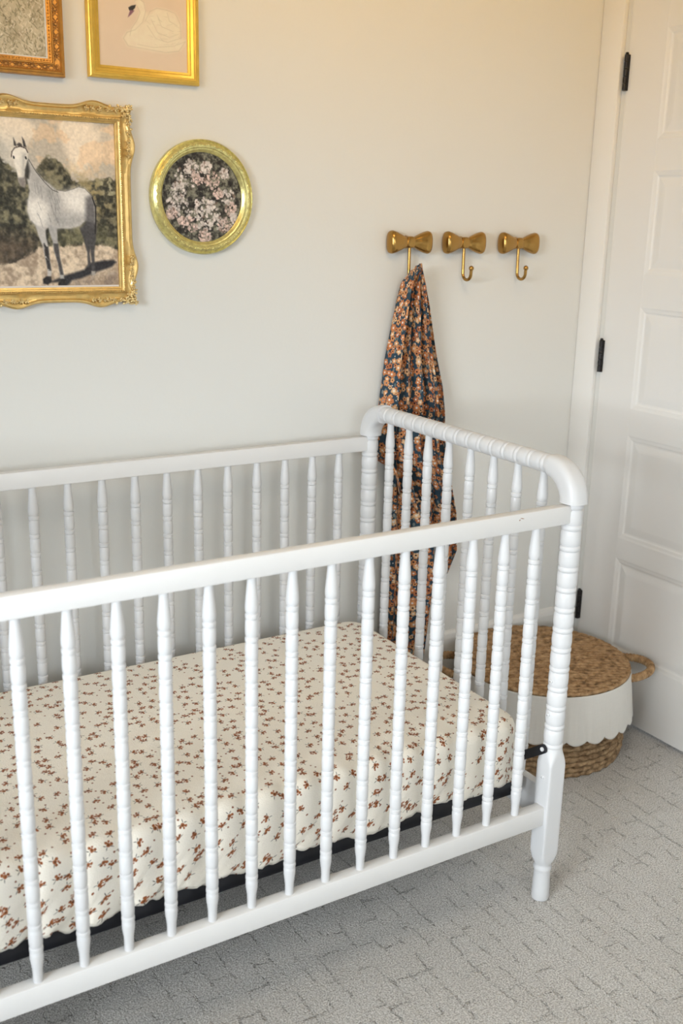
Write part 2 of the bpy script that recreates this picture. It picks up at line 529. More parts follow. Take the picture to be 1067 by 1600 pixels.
for zc in (1.818, 1.063, .306):
    h = box('hinge', (XD-.004, XD+.002, DY1-.003, DY1+.013, zc-.045, zc+.045), M_HINGE, door, .001)
    for k in range(5):
        z0 = zc-.045+k*.018
        link('knuckle', lathe('knuckle', [(.001, z0), (.0062, z0+.0006), (.0062, z0+.0172), (.001, z0+.0178)], 12), h, M_HINGE,
             (XD-.0075, DY1+.003, 0))
    link('pin_tip', lathe('pin_tip', [(.0055, zc+.045), (.0045, zc+.047), (.004, zc+.050), (.001, zc+.0515)], 10), h, M_HINGE, (XD-.0075, DY1+.003, 0))
jamb = struct(box('trim_4', (XR-.004, XR+.11, DY1+.001, DY1+.006, 0, DZ1), M_TRIM, None, .0005))

# ------------------------------------------------------------------ crib
YB_, YF_ = -.090, -.825          # axes of the back and front posts
XE0, XE1 = -1.328, 0.005         # axes of the left and right end
ZR = .9615                       # axis height of the end rails
crib = empty('crib', ((XE0+XE1)/2, (YF_+YB_)/2, 0), 'white spindle crib with beaded bobbin posts and rounded end rails against the wall', 'crib')

def bobbins(prof, z0, z1, n, r, dg, bead):
    """n turned rings between z0 and z1: bead between two grooves, gently swelling barrels between"""
    p = (z1-z0)/(n-1) if n > 1 else 0
    for i in range(n):
        z = z0+i*p
        prof += [(r*.975, z-bead*1.9), (r-dg, z-bead*1.15), (r*.985, z-bead*.75), (r*1.015, z), (r*.985, z+bead*.75), (r-dg, z+bead*1.15), (r*.975, z+bead*1.9)]
        if i < n-1: prof += [(r, z+p*.36), (r*1.005, z+p*.5), (r, z+p*.64)]
    return prof

def spindle_mesh(zb, zt):
    P = .0415; rn, rb = .0080, .0112
    lo, hi = zb+.061, zt-.068
    n = int(round((hi-lo)/P))+1
    prof = [(rn, zb-.004), (rn, zb+.012), (rn*1.06, zb+.024), (rb*.97, zb+.042), (rb*.985, zb+.050)]
    bobbins(prof, lo, hi, n, rb, .0019, .0044)
    prof += [(rb*1.02, zt-.056), (rb*1.02, zt-.050), (rb*.95, zt-.040), (rn*1.12, zt-.022), (rn, zt-.010), (rn, zt+.004)]
    return lathe('spindle', prof, 20)
ZSB, ZST = .2333, .8596
sp_side = spindle_mesh(ZSB, ZST)
X0, S = -.0878, .07681
for yy in (YF_, YB_):
    for k in range(16): link('spindle', sp_side, crib, M_WHITE, (X0-S*k, yy, 0))
ZEB, ZET = .266, .944
sp_end = spindle_mesh(ZEB, ZET)
EY = [YB_-.0897-(-.0897*2+(YB_-YF_))*i/7 for i in range(8)]
for xx in (XE1, XE0):
    for y in EY: link('spindle', sp_end, crib, M_WHITE, (xx, y, 0))

RP = .0205
def post_mesh():
    prof = []
    p = (.893-.372)/12
    prof = [(RP*.97, .345), (RP*.97, .362)]
    bobbins(prof, .372, .893, 13, RP, .0024, .0050)
    prof += [(RP*.96, .901), (RP*.9, .903)]
    prof = [(r, z) for r, z in prof]
    return lathe('post', prof, 40)
def leg_block():
    """square block, corners lamb-tongued back to round at both ends, on a turned foot"""
    hs = .0215; seg = 64
    rows = [(.0202, .368, 0), (.0208, .361, 0), (.0228, .354, 0), (.0258, .345, 0), (.0280, .337, 0), (.0292, .328, 0), (.0292, .120, 0), (.0286, .113, 0), (.0250, .102, 0), (.0205, .093, 0), (.0180, .0885, 0)]
    foot = [(.0175, .086), (.0185, .083), (.0200, .079), (.0198, .075), (.0182, .0715), (.0178, .069), (.0182, .05), (.0192, .02), (.0196, .004), (.0185, 0.0005)]
    V = []
    n = len(rows)+len(foot)
    for i in range(seg):
        a = TAU*i/seg; c, s = math.cos(a), math.sin(a)
        sq = hs/max(abs(c), abs(s))
        for r, z, _ in rows: rr = min(sq, r); V.append((rr*c, rr*s, z))
        for r, z in foot: V.append((r*c, r*s, z))
    F = [f[::-1] for f in grid_faces(seg, n, True, False)]
    F.append([i*n for i in range(seg)]); F.append([i*n+n-1 for i in range(seg)][::-1])
    return mesh('leg', V, F, True, 32)
post_me, leg_me = post_mesh(), leg_block()
bolt_me = lathe('bolt', [(.001, .0030), (.0032, .0029), (.0042, .0022), (.0045, .0006), (.0045, -.004)][::-1], 16)
ring_me = lathe('bolt_socket', [(.0013, .0006), (.0016, .0004), (.0018, -.001)][::-1], 14)
for xx in (XE1, XE0):
    for yy in (YB_, YF_):
        link('post', post_me, crib, M_WHITE, (xx, yy, 0))
        link('leg', leg_me, crib, M_WHITE, (xx, yy, 0))

def superell(a, n, r):
    c, s = math.cos(a), math.sin(a)
    k = (abs(c)**n+abs(s)**n)**(-1/n)
    return r*k*c, r*k*s
def elbow_mesh(sy):
    """quarter bend from the post top (axis 0,0) to the end rail, running in +y*sy"""
    rb = ZR-.899; seg = 28; m = 14; V = []
    sect = []
    for i in range(m+1):
        t = i/m*PI/2
        sect.append((rb-rb*math.cos(t), .899+rb*math.sin(t), t, 1.0))
    sect = [(0, .899, 0, .84)]+[(0, .8991, 0, .96)]+sect+[(rb, ZR, PI/2, .965), (rb+.0002, ZR, PI/2, .85)]
    for y, z, t, k in sect:
        f = .5-.5*math.cos(2*min(t, PI/2))        # fattest in the middle of the bend? keep mild
        r = (.0250-.0024*t/(PI/2))*k
        for j in range(seg):
            a = TAU*j/seg
            ex = 2.2+1.5*math.sin(min(max(t, .25), PI/2-.25)*2)
            u, w = superell(a, ex, r)
            V.append((u, sy*(y - w*math.cos(t)), z + w*math.sin(t)))
    n = len(sect)
    F = grid_faces(n, seg, False, True) + [list(range(seg)), [(n-1)*seg+j for j in range(seg)][::-1]]
    me = mesh('elbow', V, F, True, 35)
    bm = bmesh.new(); bm.from_mesh(me); bmesh.ops.recalc_face_normals(bm, faces=bm.faces); bm.to_mesh(me); bm.free()
    return me
eb, ef = elbow_mesh(-1), elbow_mesh(1)
def end_rail():
    rb = ZR-.899
    L = (YB_-YF_)-2*rb
    prof = [(.0185, 0), (.0188, .004)]
    bobbins(prof, .020, L-.020, 15, .0198, .0018, .0048)
    prof += [(.0188, L-.004), (.0185, L)]
    me = lathe('end_rail', prof, 36)
    for v in me.vertices: v.co = Vector((v.co.x, v.co.z, v.co.y))
    me.flip_normals(); me.update()
    return me, rb
er, rb = end_rail()
for xx in (XE1, XE0):
    link('elbow', eb, crib, M_WHITE, (xx, YB_, 0)); link('elbow', ef, crib, M_WHITE, (xx, YF_, 0))
    link('end_rail', er, crib, M_WHITE, (xx, YF_+rb, ZR))
    b = box('end_board', (xx-.010, xx+.010, YF_+.018, YB_-.018, .187, .266), M_WHITE, crib, .002)
for yy, s in ((YF_, -1), (YB_, 1)):
    box('top_rail', (XE0+.010, XE1-.010, yy-.0120, yy+.0120, ZST, .8975), M_RAIL, crib, .0035)
    box('bottom_rail', (XE0+.012, XE1-.012, yy-.0130, yy+.0130, .1900, ZSB), M_RAIL, crib, .003)
# chipped paint on the front top rail
bm = bmesh.new()
for (x, z, w, h, a) in ((-.136, .8875, .010, .0016, .25), (-.142, .8850, .004, .0022, -.4)):
    nb = bmesh.new(); bmesh.ops.create_uvsphere(nb, u_segments=10, v_segments=6, radius=1)
    for v in nb.verts:
        p = Vector((v.co.x*w*.5, v.co.y*.0006, v.co.z*h*.5)); p.rotate(Matrix.Rotation(a, 3, 'Y')); v.co = p+Vector((x, YF_-.0120, z))
    me = bpy.data.meshes.new('t'); nb.to_mesh(me); nb.free(); bm.from_mesh(me); bpy.data.meshes.remove(me)
link('paint_chip', from_bm('paint_chip', bm, True), crib, M_CHIP)
# connector bolts in the inner faces of the posts
for yy, zs in ((YF_, (.520, .444, .300)), (YB_, (.520, .444, .300))):
    for z in zs:
        for xx, s in ((XE1, -1), (XE0, 1)):
            o = link('bolt', bolt_me, crib, M_WHITE, (xx+s*(.0202 if z > .35 else .0213), yy, z))
            o.rotation_euler = (0, s*PI/2, 0)
            q = link('bolt_socket', ring_me, o, M_STEEL); q.location = (0, 0, .0029)
# mattress support: black angle-iron frame with corner hangers
sup = box('mattress_support', (-1.287, -.042, -.781, -.125, .272, .278), M_BLACK, crib, .001)
for b in ((-1.290, -.039, -.783, -.779, .250, .286), (-1.290, -.039, -.127, -.123, .250, .286),
          (-.043, -.039, -.779, -.127, .250, .286), (-1.290, -.284, -.0, -.0, 0, 0)):
    if b[4] > 0: box('angle_bar', b, M_BLACK, sup, .0008)
box('angle_bar', (-1.290, -1.284, -.779, -.127, .250, .286), M_BLACK, sup, .0008)
def hanger(sy, y0):
    """flat bar from a post sloping down to the support, round eye at the post end; built in the y-z plane"""
    L = .092; w = .0098; a = R(-36); V = []; out = []
    for k in range(13): t = PI/2+PI*k/12; out.append((w*math.cos(t), w*math.sin(t)))
    out += [(L, -w), (L, w)]
    n = len(out)
    for x in (-.002, .002):
        for u, v in out: V.append((x, sy*(u*math.cos(a)-v*math.sin(a)), u*math.sin(a)+v*math.cos(a)))
    F = [list(range(n)), [n+i for i in range(n)][::-1]]+[(i, n+i, n+(i+1) % n, (i+1) % n) for i in range(n)]
    me = mesh('hanger', V, F, False)
    bm = bmesh.new(); bm.from_mesh(me); bmesh.ops.recalc_face_normals(bm, faces=bm.faces); bm.to_mesh(me); bm.free()
    return me
for xx, s in ((XE1, -1), (XE0, 1)):
    for yy, sy in ((YF_, 1), (YB_, -1)):
        h = link('hanger', hanger(sy, yy), crib, M_BLACK, (xx+s*.0245, yy+sy*.002, .366))
        q = link('hanger_bolt', bolt_me, h, M_STEEL); q.location = (s*.003, 0, 0); q.rotation_euler = (0, s*PI/2, 0)

# ------------------------------------------------------------------ mattress with fitted sheet
MX0, MX1, MY0, MY1, MZ0, MZ1 = -1.284, -.038, -.786, -.118, .286, .424
mat_ = empty('mattress', ((MX0+MX1)/2, (MY0+MY1)/2, MZ0), 'crib mattress in a cream fitted sheet printed with small rust flowers', 'mattress')
def rr_loop(hx, hy, r, n):
    """rounded rectangle, n points with even arc length, plus outward normals"""
    pts = []
    L1, L2 = 2*(hx-r), 2*(hy-r); arc = PI*r/2
    tot = 2*(L1+L2)+4*arc
    for i in range(n):
        s = tot*i/n
        for (k, L) in enumerate((L1, arc, L2, arc, L1, arc, L2, arc)):
            if s <= L: break
            s -= L
        if k == 0: p = (-hx+r+s, -hy); nn = (0, -1)
        elif k == 1: a = -PI/2+s/r; p = (hx-r+r*math.cos(a), -hy+r+r*math.sin(a)); nn = (math.cos(a), math.sin(a))
        elif k == 2: p = (hx, -hy+r+s); nn = (1, 0)
        elif k == 3: a = s/r; p = (hx-r+r*math.cos(a), hy-r+r*math.sin(a)); nn = (math.cos(a), math.sin(a))
        elif k == 4: p = (hx-r-s, hy); nn = (0, 1)
        elif k == 5: a = PI/2+s/r; p = (-hx+r+r*math.cos(a), hy-r+r*math.sin(a)); nn = (math.cos(a), math.sin(a))
        elif k == 6: p = (-hx, hy-r-s); nn = (-1, 0)
        else: a = PI+s/r; p = (-hx+r+r*math.cos(a), -hy+r+r*math.sin(a)); nn = (math.cos(a), math.sin(a))
        pts.append((p, nn, tot*i/n))
    return pts
rng = np.random.default_rng(7)
def nz1(x, seed, fr):           # cheap smooth 1-D noise
    r = np.random.default_rng(seed); ph = r.uniform(0, TAU, 6); am = r.uniform(.4, 1, 6)
    return sum(am[k]*math.sin(fr*(k*.61+1)*x+ph[k]) for k in range(6))/3.0
def sheet_mesh():
    hx, hy = (MX1-MX0)/2, (MY1-MY0)/2
    cx, cy = (MX0+MX1)/2, (MY0+MY1)/2
    H = MZ1-MZ0; er = .026; n = 560
    loop = rr_loop(hx, hy, .055, n)
    prof = []          # (inset, drop, arc)
    for k in range(7):
        a = k/6*PI/2; prof.append((er-er*math.sin(a), er-er*math.cos(a), er*a))
    for k in range(1, 19): d = er+(H-er+.004)*k/18; prof.append((0, d, er*PI/2+d-er))
    V = []; UV = []
    for q in (.97, .85, .7, .5, .3, .15, .06):
        for (p, nn, s) in loop:
            ex, ey = p[0]-nn[0]*er, p[1]-nn[1]*er
            V.append((cx+ex*(1-q), cy+ey*(1-q), MZ1+.005*min(1, q/.35)))
            UV.append((V[-1][0], V[-1][1]))
    for ins, d, arc in prof:
        q = max(0, (d-er)/(H-er))
        for (p, nn, s) in loop:
            # slanting pull folds on the sides, gathered hem
            w = q*(.0055*nz1(s+d*.75, 3, 34)+.0036*nz1(s+d*1.0, 5, 70)+.0022*nz1(s+d*.5, 8, 150))
            w += q*.004
            hem = 0
            if q > .5: hem = (q-.5)*2*(.010*nz1(s, 11, 9)+.004*nz1(s, 12, 55)-.000)
            x = cx+p[0]+nn[0]*(-ins+w); y = cy+p[1]+nn[1]*(-ins+w); z = MZ1-d-hem
            V.append((x, y, z))
            shear = .45*q*d
            UV.append((cx+p[0]+nn[0]*(arc-er)-nn[1]*shear, cy+p[1]+nn[1]*(arc-er)+nn[0]*shear))
    rows = 7+len(prof)
    # hem turned under
    for (p, nn, s), k in zip(loop, range(n)):
        b = V[(rows-1)*n+k]; V.append((b[0]-nn[0]*.012, b[1]-nn[1]*.012, b[2]+.004)); UV.append(UV[(rows-1)*n+k])
    rows += 1
    F = [f[::-1] for f in grid_faces(rows, n, False, True)]
    c = len(V); V.append((cx, cy, MZ1+.005)); UV.append((cx, cy))
    # centre: fill with a fan of the innermost loop
    F.append(list(range(n)))
    V.pop(); UV.pop()
    me = mesh('fitted_sheet', V, F, True)
    uvl = me.uv_layers.new(name='UVMap')
    idx = np.empty(len(me.loops), dtype=np.int32); me.loops.foreach_get('vertex_index', idx)
    uvl.data.foreach_set('uv', np.array(UV, dtype=np.float32)[idx].ravel())
    bm = bmesh.new(); bm.from_mesh(me); bmesh.ops.recalc_face_normals(bm, faces=bm.faces); bm.to_mesh(me); bm.free()
    return me
link('fitted_sheet', sheet_mesh(), mat_, M_SHEET)
core = box_bm(MX0+.012, MX1-.012, MY0+.012, MY1-.012, MZ0+.001, MZ1-.016, .01)
link('mattress_core', from_bm('mattress_core', core, True, 40), mat_, M_LINEN)

# ------------------------------------------------------------------ basket
BX, BY = .494, -.262
basket = empty('basket', (BX, BY, 0), 'round woven seagrass basket with lid and scalloped white linen liner by the door', 'basket')
def rope_ring(name, R0, z, r, pitch, lobes=2, phase=0, q=6, dirn=1):
    """closed twisted two-strand rope ring"""
    tw = max(6, int(round(TAU*R0/pitch))); n = tw*q; seg = 8; V = []
    for i in range(n):
        a = TAU*i/n; c, s = math.cos(a), math.sin(a)
        for k in range(seg):
            b = TAU*k/seg
            rr = r*(.50+.56*abs(math.cos((lobes*b-dirn*a*tw)/2+phase)))
            V.append(((R0+rr*math.cos(b))*c, (R0+rr*math.cos(b))*s, z+rr*math.sin(b)))
    return mesh(name, V, [f[::-1] for f in grid_faces(n, seg, True, True)], True)
body = link('basket_body', lathe('basket_body', [(.212, .004), (.222, .006), (.2265, .016), (.2285, .05), (.2290, .12), (.2265, .235), (.220, .238), (.2215, .05), (.20, .02)], 64), basket, M_GRASSB, (BX, BY, 0))
z = .0085; k = 0
while z < .24:
    rr = .2305-(max(0, .04-z)/.04)**2*.010
    link('coil', rope_ring('coil', rr, z, .0094, .036, phase=k*1.1), body, M_GRASSB, (BX, BY, 0))
    z += .0160; k += 1
lid = link('lid', lathe('lid', [(.001, .2450), (.10, .2450), (.234, .2425), (.234, .2455), (.10, .2485), (.001, .2490)], 64), basket, M_GRASS, (BX, BY, 0))
def rope_bar(name, ang, off, half, z, r, pitch, phase):
    """straight twisted rope laid across the lid, running along ang at offset off from the centre"""
    n = max(12, int(2*half/pitch*7)); seg = 8; V = []
    c, s_ = math.cos(ang), math.sin(ang)
    for i in range(n+1):
        u = -half+2*half*i/n
        e = min(1, (half-abs(u))/.006+.35)
        d = math.hypot(u, off)/.24
        wob = .0012*math.sin(u*21+phase*3)
        for k in range(seg):
            b = TAU*k/seg
            rr = r*e*(.50+.58*abs(math.cos(b-u/pitch*PI+phase)))
            o_ = off+wob+rr*math.cos(b)*1.06
            V.append((u*c-o_*s_, u*s_+o_*c, z-.004*d*d+rr*math.sin(b)*.85))
    F = [f[::-1] for f in grid_faces(n+1, seg, False, True)]+[list(range(seg)), [n*seg+k for k in range(seg)][::-1]]
    return mesh(name, V, F, True)
AL = math.atan2(-.50, .86)
off = -.2205; k = 0
while off < .225:
    link('rope', rope_bar('rope', AL, off, math.sqrt(.232**2-off*off)+.002, .2520, .0096, .038, k*1.3), lid, M_GRASS, (BX, BY, 0))
    off += .0165; k += 1
link('rim_rope', rope_ring('rim_rope', .2345, .2470, .0072, .030), lid, M_GRASS, (BX, BY, 0))
def liner_mesh():
    n = 540; m = 26; V = []; UV = []
    for i in range(n):
        a = TAU*i/n; c, s = math.cos(a), math.sin(a)
        wfr = .5+.5*(c*.5-s*.87)
        sc = abs(math.sin(a*14.0))**.7*.014
        zb = .122-sc
        for j in range(m):
            t = j/(m-1); z = .2435+(zb-.2435)*t
            r = .2420+.0165*wfr*t + t*(.0016*nz1(a*3, 4, 3.1)+.0008*nz1(a*3, 6, 9))*wfr
            V.append((r*c, r*s, z)); UV.append((a*.25, z))
    F = [f[::-1] for f in grid_faces(n, m, True, False)]
    me = mesh('liner', V, F, True)
    uvl = me.uv_layers.new(name='UVMap')
    idx = np.empty(len(me.loops), dtype=np.int32); me.loops.foreach_get('vertex_index', idx)
    uvl.data.foreach_set('uv', np.array(UV, dtype=np.float32)[idx].ravel())
    return me
ln = link('liner', liner_mesh(), basket, M_LINEN, (BX, BY, 0))
sd = ln.modifiers.new('thickness', 'SOLIDIFY'); sd.thickness = .0014; sd.offset = -1
def handle_mesh(ang):
    """wrapped rope loop standing out of the rim"""
    o = Vector((math.cos(ang), math.sin(ang), 0)); t = Vector((-math.sin(ang), math.cos(ang), 0))
    n = 220; seg = 10; V = []
    P = []
    for i in range(n):
        u = i/(n-1); a = PI*(u*1.14-.07)
        P.append(o*(.228+.078*max(-.15, math.sin(a)))+t*(.072*math.cos(a))+Vector((0, 0, .222+.010*math.sin(a))))
    for i in range(n):
        tg = (P[min(i+1, n-1)]-P[max(i-1, 0)]).normalized()
        nr = tg.cross(Vector((0, 0, 1))).normalized(); b = tg.cross(nr)
        for k in range(seg):
            q = TAU*k/seg
            r = .0115*(.84+.2*abs(math.cos(i*.42+q*.5)))
            V.append(P[i]+nr*(r*math.cos(q))+b*(r*math.sin(q)))
    F = grid_faces(n, seg, False, True)+[list(range(seg)), [(n-1)*seg+k for k in range(seg)][::-1]]
    me = mesh('handle', V, F, True)
    bm = bmesh.new(); bm.from_mesh(me); bmesh.ops.recalc_face_normals(bm, faces=bm.faces); bm.to_mesh(me); bm.free()
    return me
A_H = math.atan2(-.50, .86)
for a in (A_H, A_H+PI): link('handle', handle_mesh(a), basket, M_GRASS, (BX, BY, 0))

# ------------------------------------------------------------------ bow hooks
def bow_mesh():
    """two flared lobes, oval in section, flat to the wall, with a pressed crease on each"""
    n = 61; seg = 36; V = []
    for i in range(n):
        t = -1+2*i/(n-1); a = abs(t)
        x = t*.0650
        hh = interp(a, [0, .14, .22, .45, .68, .84, .93, .98, 1], [.0120, .0122, .0138, .0205, .0262, .0287, .0270, .0215, .006])
        dd = interp(a, [0, .14, .22, .45, .68, .84, .93, .98, 1], [.0085, .0085, .0100, .0150, .0185, .0190, .0165, .0120, .003])
        for k in range(seg):
            b = TAU*k/seg
            u, w = superell(b, 2.5, 1.0)
            cre = 1.0
            if w < 0:                      # front side: shallow crease fanning from the knot
                cr = math.exp(-((u*hh-.35*hh)/.0035)**2)+math.exp(-((u*hh+.45*hh)/.0035)**2)
                cre = 1-.10*cr*interp(a, [.15, .3, .75, .9], [0, 1, .8, 0])
            V.append((x, -.0195+w*dd*cre, u*hh))
    F = grid_faces(n, seg, False, True)+[list(range(seg)), [(n-1)*seg+k for k in range(seg)][::-1]]
    me = mesh('bow', V, F, True)
    bm = bmesh.new(); bm.from_mesh(me); bmesh.ops.recalc_face_normals(bm, faces=bm.faces); bm.to_mesh(me); bm.free()
    return me
def knot_mesh():
    n = 9; seg = 28; V = []
    for i in range(n):
        t = -1+2*i/(n-1); x = t*.0105; e = 1-.12*abs(t)**4
        for k in range(seg):
            u, w = superell(TAU*k/seg, 3.4, 1.0)
            V.append((x, -.0195+w*.0112*e, u*.0148*e))
    F = grid_faces(n, seg, False, True)+[list(range(seg)), [(n-1)*seg+k for k in range(seg)][::-1]]
    me = mesh('knot', V, F, True, 50)
    bm = bmesh.new(); bm.from_mesh(me); bmesh.ops.recalc_face_normals(bm, faces=bm.faces); bm.to_mesh(me); bm.free()
    return me
def stem_mesh():
    P = [(0, -.020, -.008), (0, -.020, -.03), (0, -.0205, -.055), (0, -.021, -.078)]
    for k in range(1, 15):
        a = PI*.94*k/14
        P.append((0, -.021-.017*(1-math.cos(a)), -.078-.0165*math.sin(a)))
    P.append((0, -.0555, -.066))
    return tube('stem', P, .0042, 12)
bow_me, knot_me, stem_me = bow_mesh(), knot_mesh(), stem_mesh()
ball_me = lathe('ball_tip', [(.0003, -.0068)]+[(.0068*math.cos(a), .0068*math.sin(a)) for a in np.linspace(-1.4, 1.4, 9)]+[(.0003, .0068)], 16)
plate_me = lathe('backplate', [(.016, 0), (.016, .003), (.014, .0045)], 24, axis='Y')
HL = ['brass bow-shaped wall hook with the flowered blanket hanging from it',
      'empty brass bow-shaped wall hook, middle one of the row of three',
      'empty brass bow-shaped wall hook nearest the door']
for x, lab in zip((.1525, .3275, .5145), HL):
    h = empty('bow_hook', (x, 0, 1.372), lab, 'hook', 'brass bow hooks in a row on the wall')
    for nm, me in (('bow', bow_me), ('knot', knot_me), ('stem', stem_me), ('backplate', plate_me)):
        o = link(nm, me, h, M_BRASS); o.location = (0, 0, 0)
    o = link('ball_tip', ball_me, h, M_BRASS); o.location = (0, -.0555, -.064)

# ------------------------------------------------------------------ hanging blanket
blanket = empty('blanket', (.16, -.05, 1.29), 'rust and navy flowered cotton blanket hanging in folds from the first bow hook', 'blanket')
def cloth_mesh(name, zt, left, right, hem, npl, ybase, amp, seed, nu=170, nv=130, zsplit=None, u0=0, u1=1, width=.62):
    """left/right: z -> x tables; hem: u -> z table; npl pleats"""
    V = []; UV = []
    r = np.random.default_rng(seed)
    edges = np.sort(r.uniform(0, 1, npl-1)); edges = (edges+np.linspace(0, 1, npl+1)[1:-1]*2)/3
    edges = np.concatenate([[0], edges, [1]])
    for i in range(nu):
        u = u0+(u1-u0)*i/(nu-1)
        k = min(npl-1, int(np.searchsorted(edges, u, 'right')-1)); f = (u-edges[k])/(edges[k+1]-edges[k])
        zb = interp(u, *hem)
        for j in range(nv):
            v = j/(nv-1); z = zt+(zb-zt)*v
            g = min(1, max(0, (zt-z)/.55))
            xl, xr = interp(z, *left), interp(z, *right)
            uu = u + .008*math.sin(z*4.0+k*1.7)*math.sin(PI*u)*g
            # rounded ridges, sharp valleys
            ridge = 1-abs(2*f-1)**2.3
            a = amp[0]+(amp[1]-amp[0])*g
            a *= .86+.22*math.sin(k*2.3+z*1.3)
            y = interp(z, *ybase)-a*ridge
            x = xl+(xr-xl)*uu
            # valley gathers under the next ridge
            x += .0085*math.sin(TAU*f)*min(1, g*2.5)*(xr-xl)/.22
            top = max(0, 1-(zt-z)/.035); top = top*top*(3-2*top)
            y = y*(1-top)+(-.068-.006*ridge+.026*abs(2*u-1)**2)*top
            x = x*(1-top*.30)+.1510*(top*.30)-.004*top
            zz = z+(.016-.020*(u-.52)**2*4)*top
            V.append((x, y, zz))
    # printed pattern runs along the cloth itself: measure the folded length on three rows
    A = np.array(V).reshape(nu, nv, 3)
    zref = (1.12, .98, .82) if zsplit is None else zsplit
    arc = np.zeros(nu)
    for zr in zref:
        row = np.array([A[i, int(np.argmin(np.abs(A[i, :, 2]-zr)))] for i in range(nu)])
        arc += np.concatenate([[0], np.cumsum(np.hypot(np.diff(row[:, 0]), np.diff(row[:, 1])))])/len(zref)
    UV = [(arc[i], A[i, j, 2]) for i in range(nu) for j in range(nv)]
    F = grid_faces(nu, nv)
    me = mesh(name, V, F, True)
    uvl = me.uv_layers.new(name='UVMap')
    idx = np.empty(len(me.loops), dtype=np.int32); me.loops.foreach_get('vertex_index', idx)
    uvl.data.foreach_set('uv', np.array(UV, dtype=np.float32)[idx].ravel())
    return me
ZTOP = 1.306
Ltab = ([.20, .34, .67, .72, .77, .82, .87, .95, 1.08, 1.15, 1.22, 1.27, 1.30][:], [.112, .110, .108, .095, .083, .058, .056, .078, .094, .106, .118, .128, .138])
Rtab = ([.43, .47, .534, .64, .75, .845, .93, 1.0, 1.07, 1.15, 1.22, 1.27, 1.30], [.29, .318, .352, .345, .318, .300, .293, .280, .257, .234, .213, .194, .180])
front = cloth_mesh('front_fold', ZTOP, Ltab, Rtab, ([0, .08, .2, .32, .45, .6, .75, .87, 1.0], [.822, .775, .715, .66, .66, .60, .50, .45, .53]),
                   5, ([.4, .8, 1.1, 1.25, 1.30], [-.014, -.010, -.012, -.020, -.028]), (.036, .060), 5, nu=230, width=.72)
link('front_fold', front, blanket, M_FLORAL)
L2 = ([.18, .34, .67, .95, 1.15, 1.28], [.108, .109, .110, .10, .12, .14])
R2 = ([.18, .245, .457, .7, .95, 1.15, 1.28], [.25, .262, .285, .27, .255, .21, .175])
back = cloth_mesh('back_fold', ZTOP-.012, L2, R2, ([0, .3, .6, 1], [.17, .15, .16, .18]), 4, ([.2, .8, 1.28], [-.018, -.012, -.022]), (.012, .022), 9, nu=120, nv=150, width=.40)
link('back_fold', back, blanket, M_FLORAL)
for o in blanket.children:
    s = o.modifiers.new('thickness', 'SOLIDIFY'); s.thickness = .0012; s.offset = 0

# ------------------------------------------------------------------ picture frames
def rect_frame(name, x0, x1, z0, z1, prof, ns=2, bump=None, closed_back=True):
    """prof: (inset, height off wall, weight of outline bump) from outer back edge to the inner lip; mitred corners"""
    m = len(prof); V = []
    per = []
    for side in range(4):
        for i in range(ns): per.append((side, i/ns))
    for side, t in per:
        for ins, h, w in prof:
            a0, a1, b0, b1 = x0+ins, x1-ins, z0+ins, z1-ins
            if side == 0: x, z, nx, nz, L = a0+(a1-a0)*t, b0, 0, -1, x1-x0
            elif side == 1: x, z, nx, nz, L = a1, b0+(b1-b0)*t, 1, 0, z1-z0
            elif side == 2: x, z, nx, nz, L = a1-(a1-a0)*t, b1, 0, 1, x1-x0
            else: x, z, nx, nz, L = a0, b1-(b1-b0)*t, -1, 0, z1-z0
            if bump and w:
                e = bump(t*L, L)*w; x += nx*e; z += nz*e
            V.append((x, -h, z))
    n = len(per)
    F = grid_faces(n, m, True, False)
    me = mesh(name, V, F, True, 33)
    bm = bmesh.new(); bm.from_mesh(me); bmesh.ops.recalc_face_normals(bm, faces=bm.faces); bm.to_mesh(me); bm.free()
    return me

def art_grid(name, x0, x1, z0, z1, y, rgb):
    """flat printed sheet: rgb[h, w, 3] srgb picture written as colours of a fine grid"""
    h, w = rgb.shape[:2]
    X, Z = np.meshgrid(np.linspace(x0, x1, w), np.linspace(z1, z0, h))
    V = np.stack([X, np.full_like(X, y), Z], -1).reshape(-1, 3)
    i, j = np.meshgrid(np.arange(h-1), np.arange(w-1), indexing='ij')
    a = (i*w+j).ravel()
    F = np.stack([a, a+w, a+w+1, a+1], -1)
    me = bpy.data.meshes.new(name)
    me.vertices.add(len(V)); me.vertices.foreach_set('co', V.astype(np.float32).ravel())
    me.loops.add(F.size); me.loops.foreach_set('vertex_index', F.astype(np.int32).ravel())
    me.polygons.add(len(F)); me.polygons.foreach_set('loop_start', np.arange(0, F.size, 4, dtype=np.int32))
    me.update(calc_edges=True)
    c = np.clip(rgb, 0, 1); lin = np.where(c <= .04045, c/12.92, ((c+.055)/1.055)**2.4)
    at = me.color_attributes.new('print', 'FLOAT_COLOR', 'POINT')
    at.data.foreach_set('color', np.concatenate([lin.reshape(-1, 3), np.ones((h*w, 1))], 1).astype(np.float32).ravel())
    me.validate()
    return me

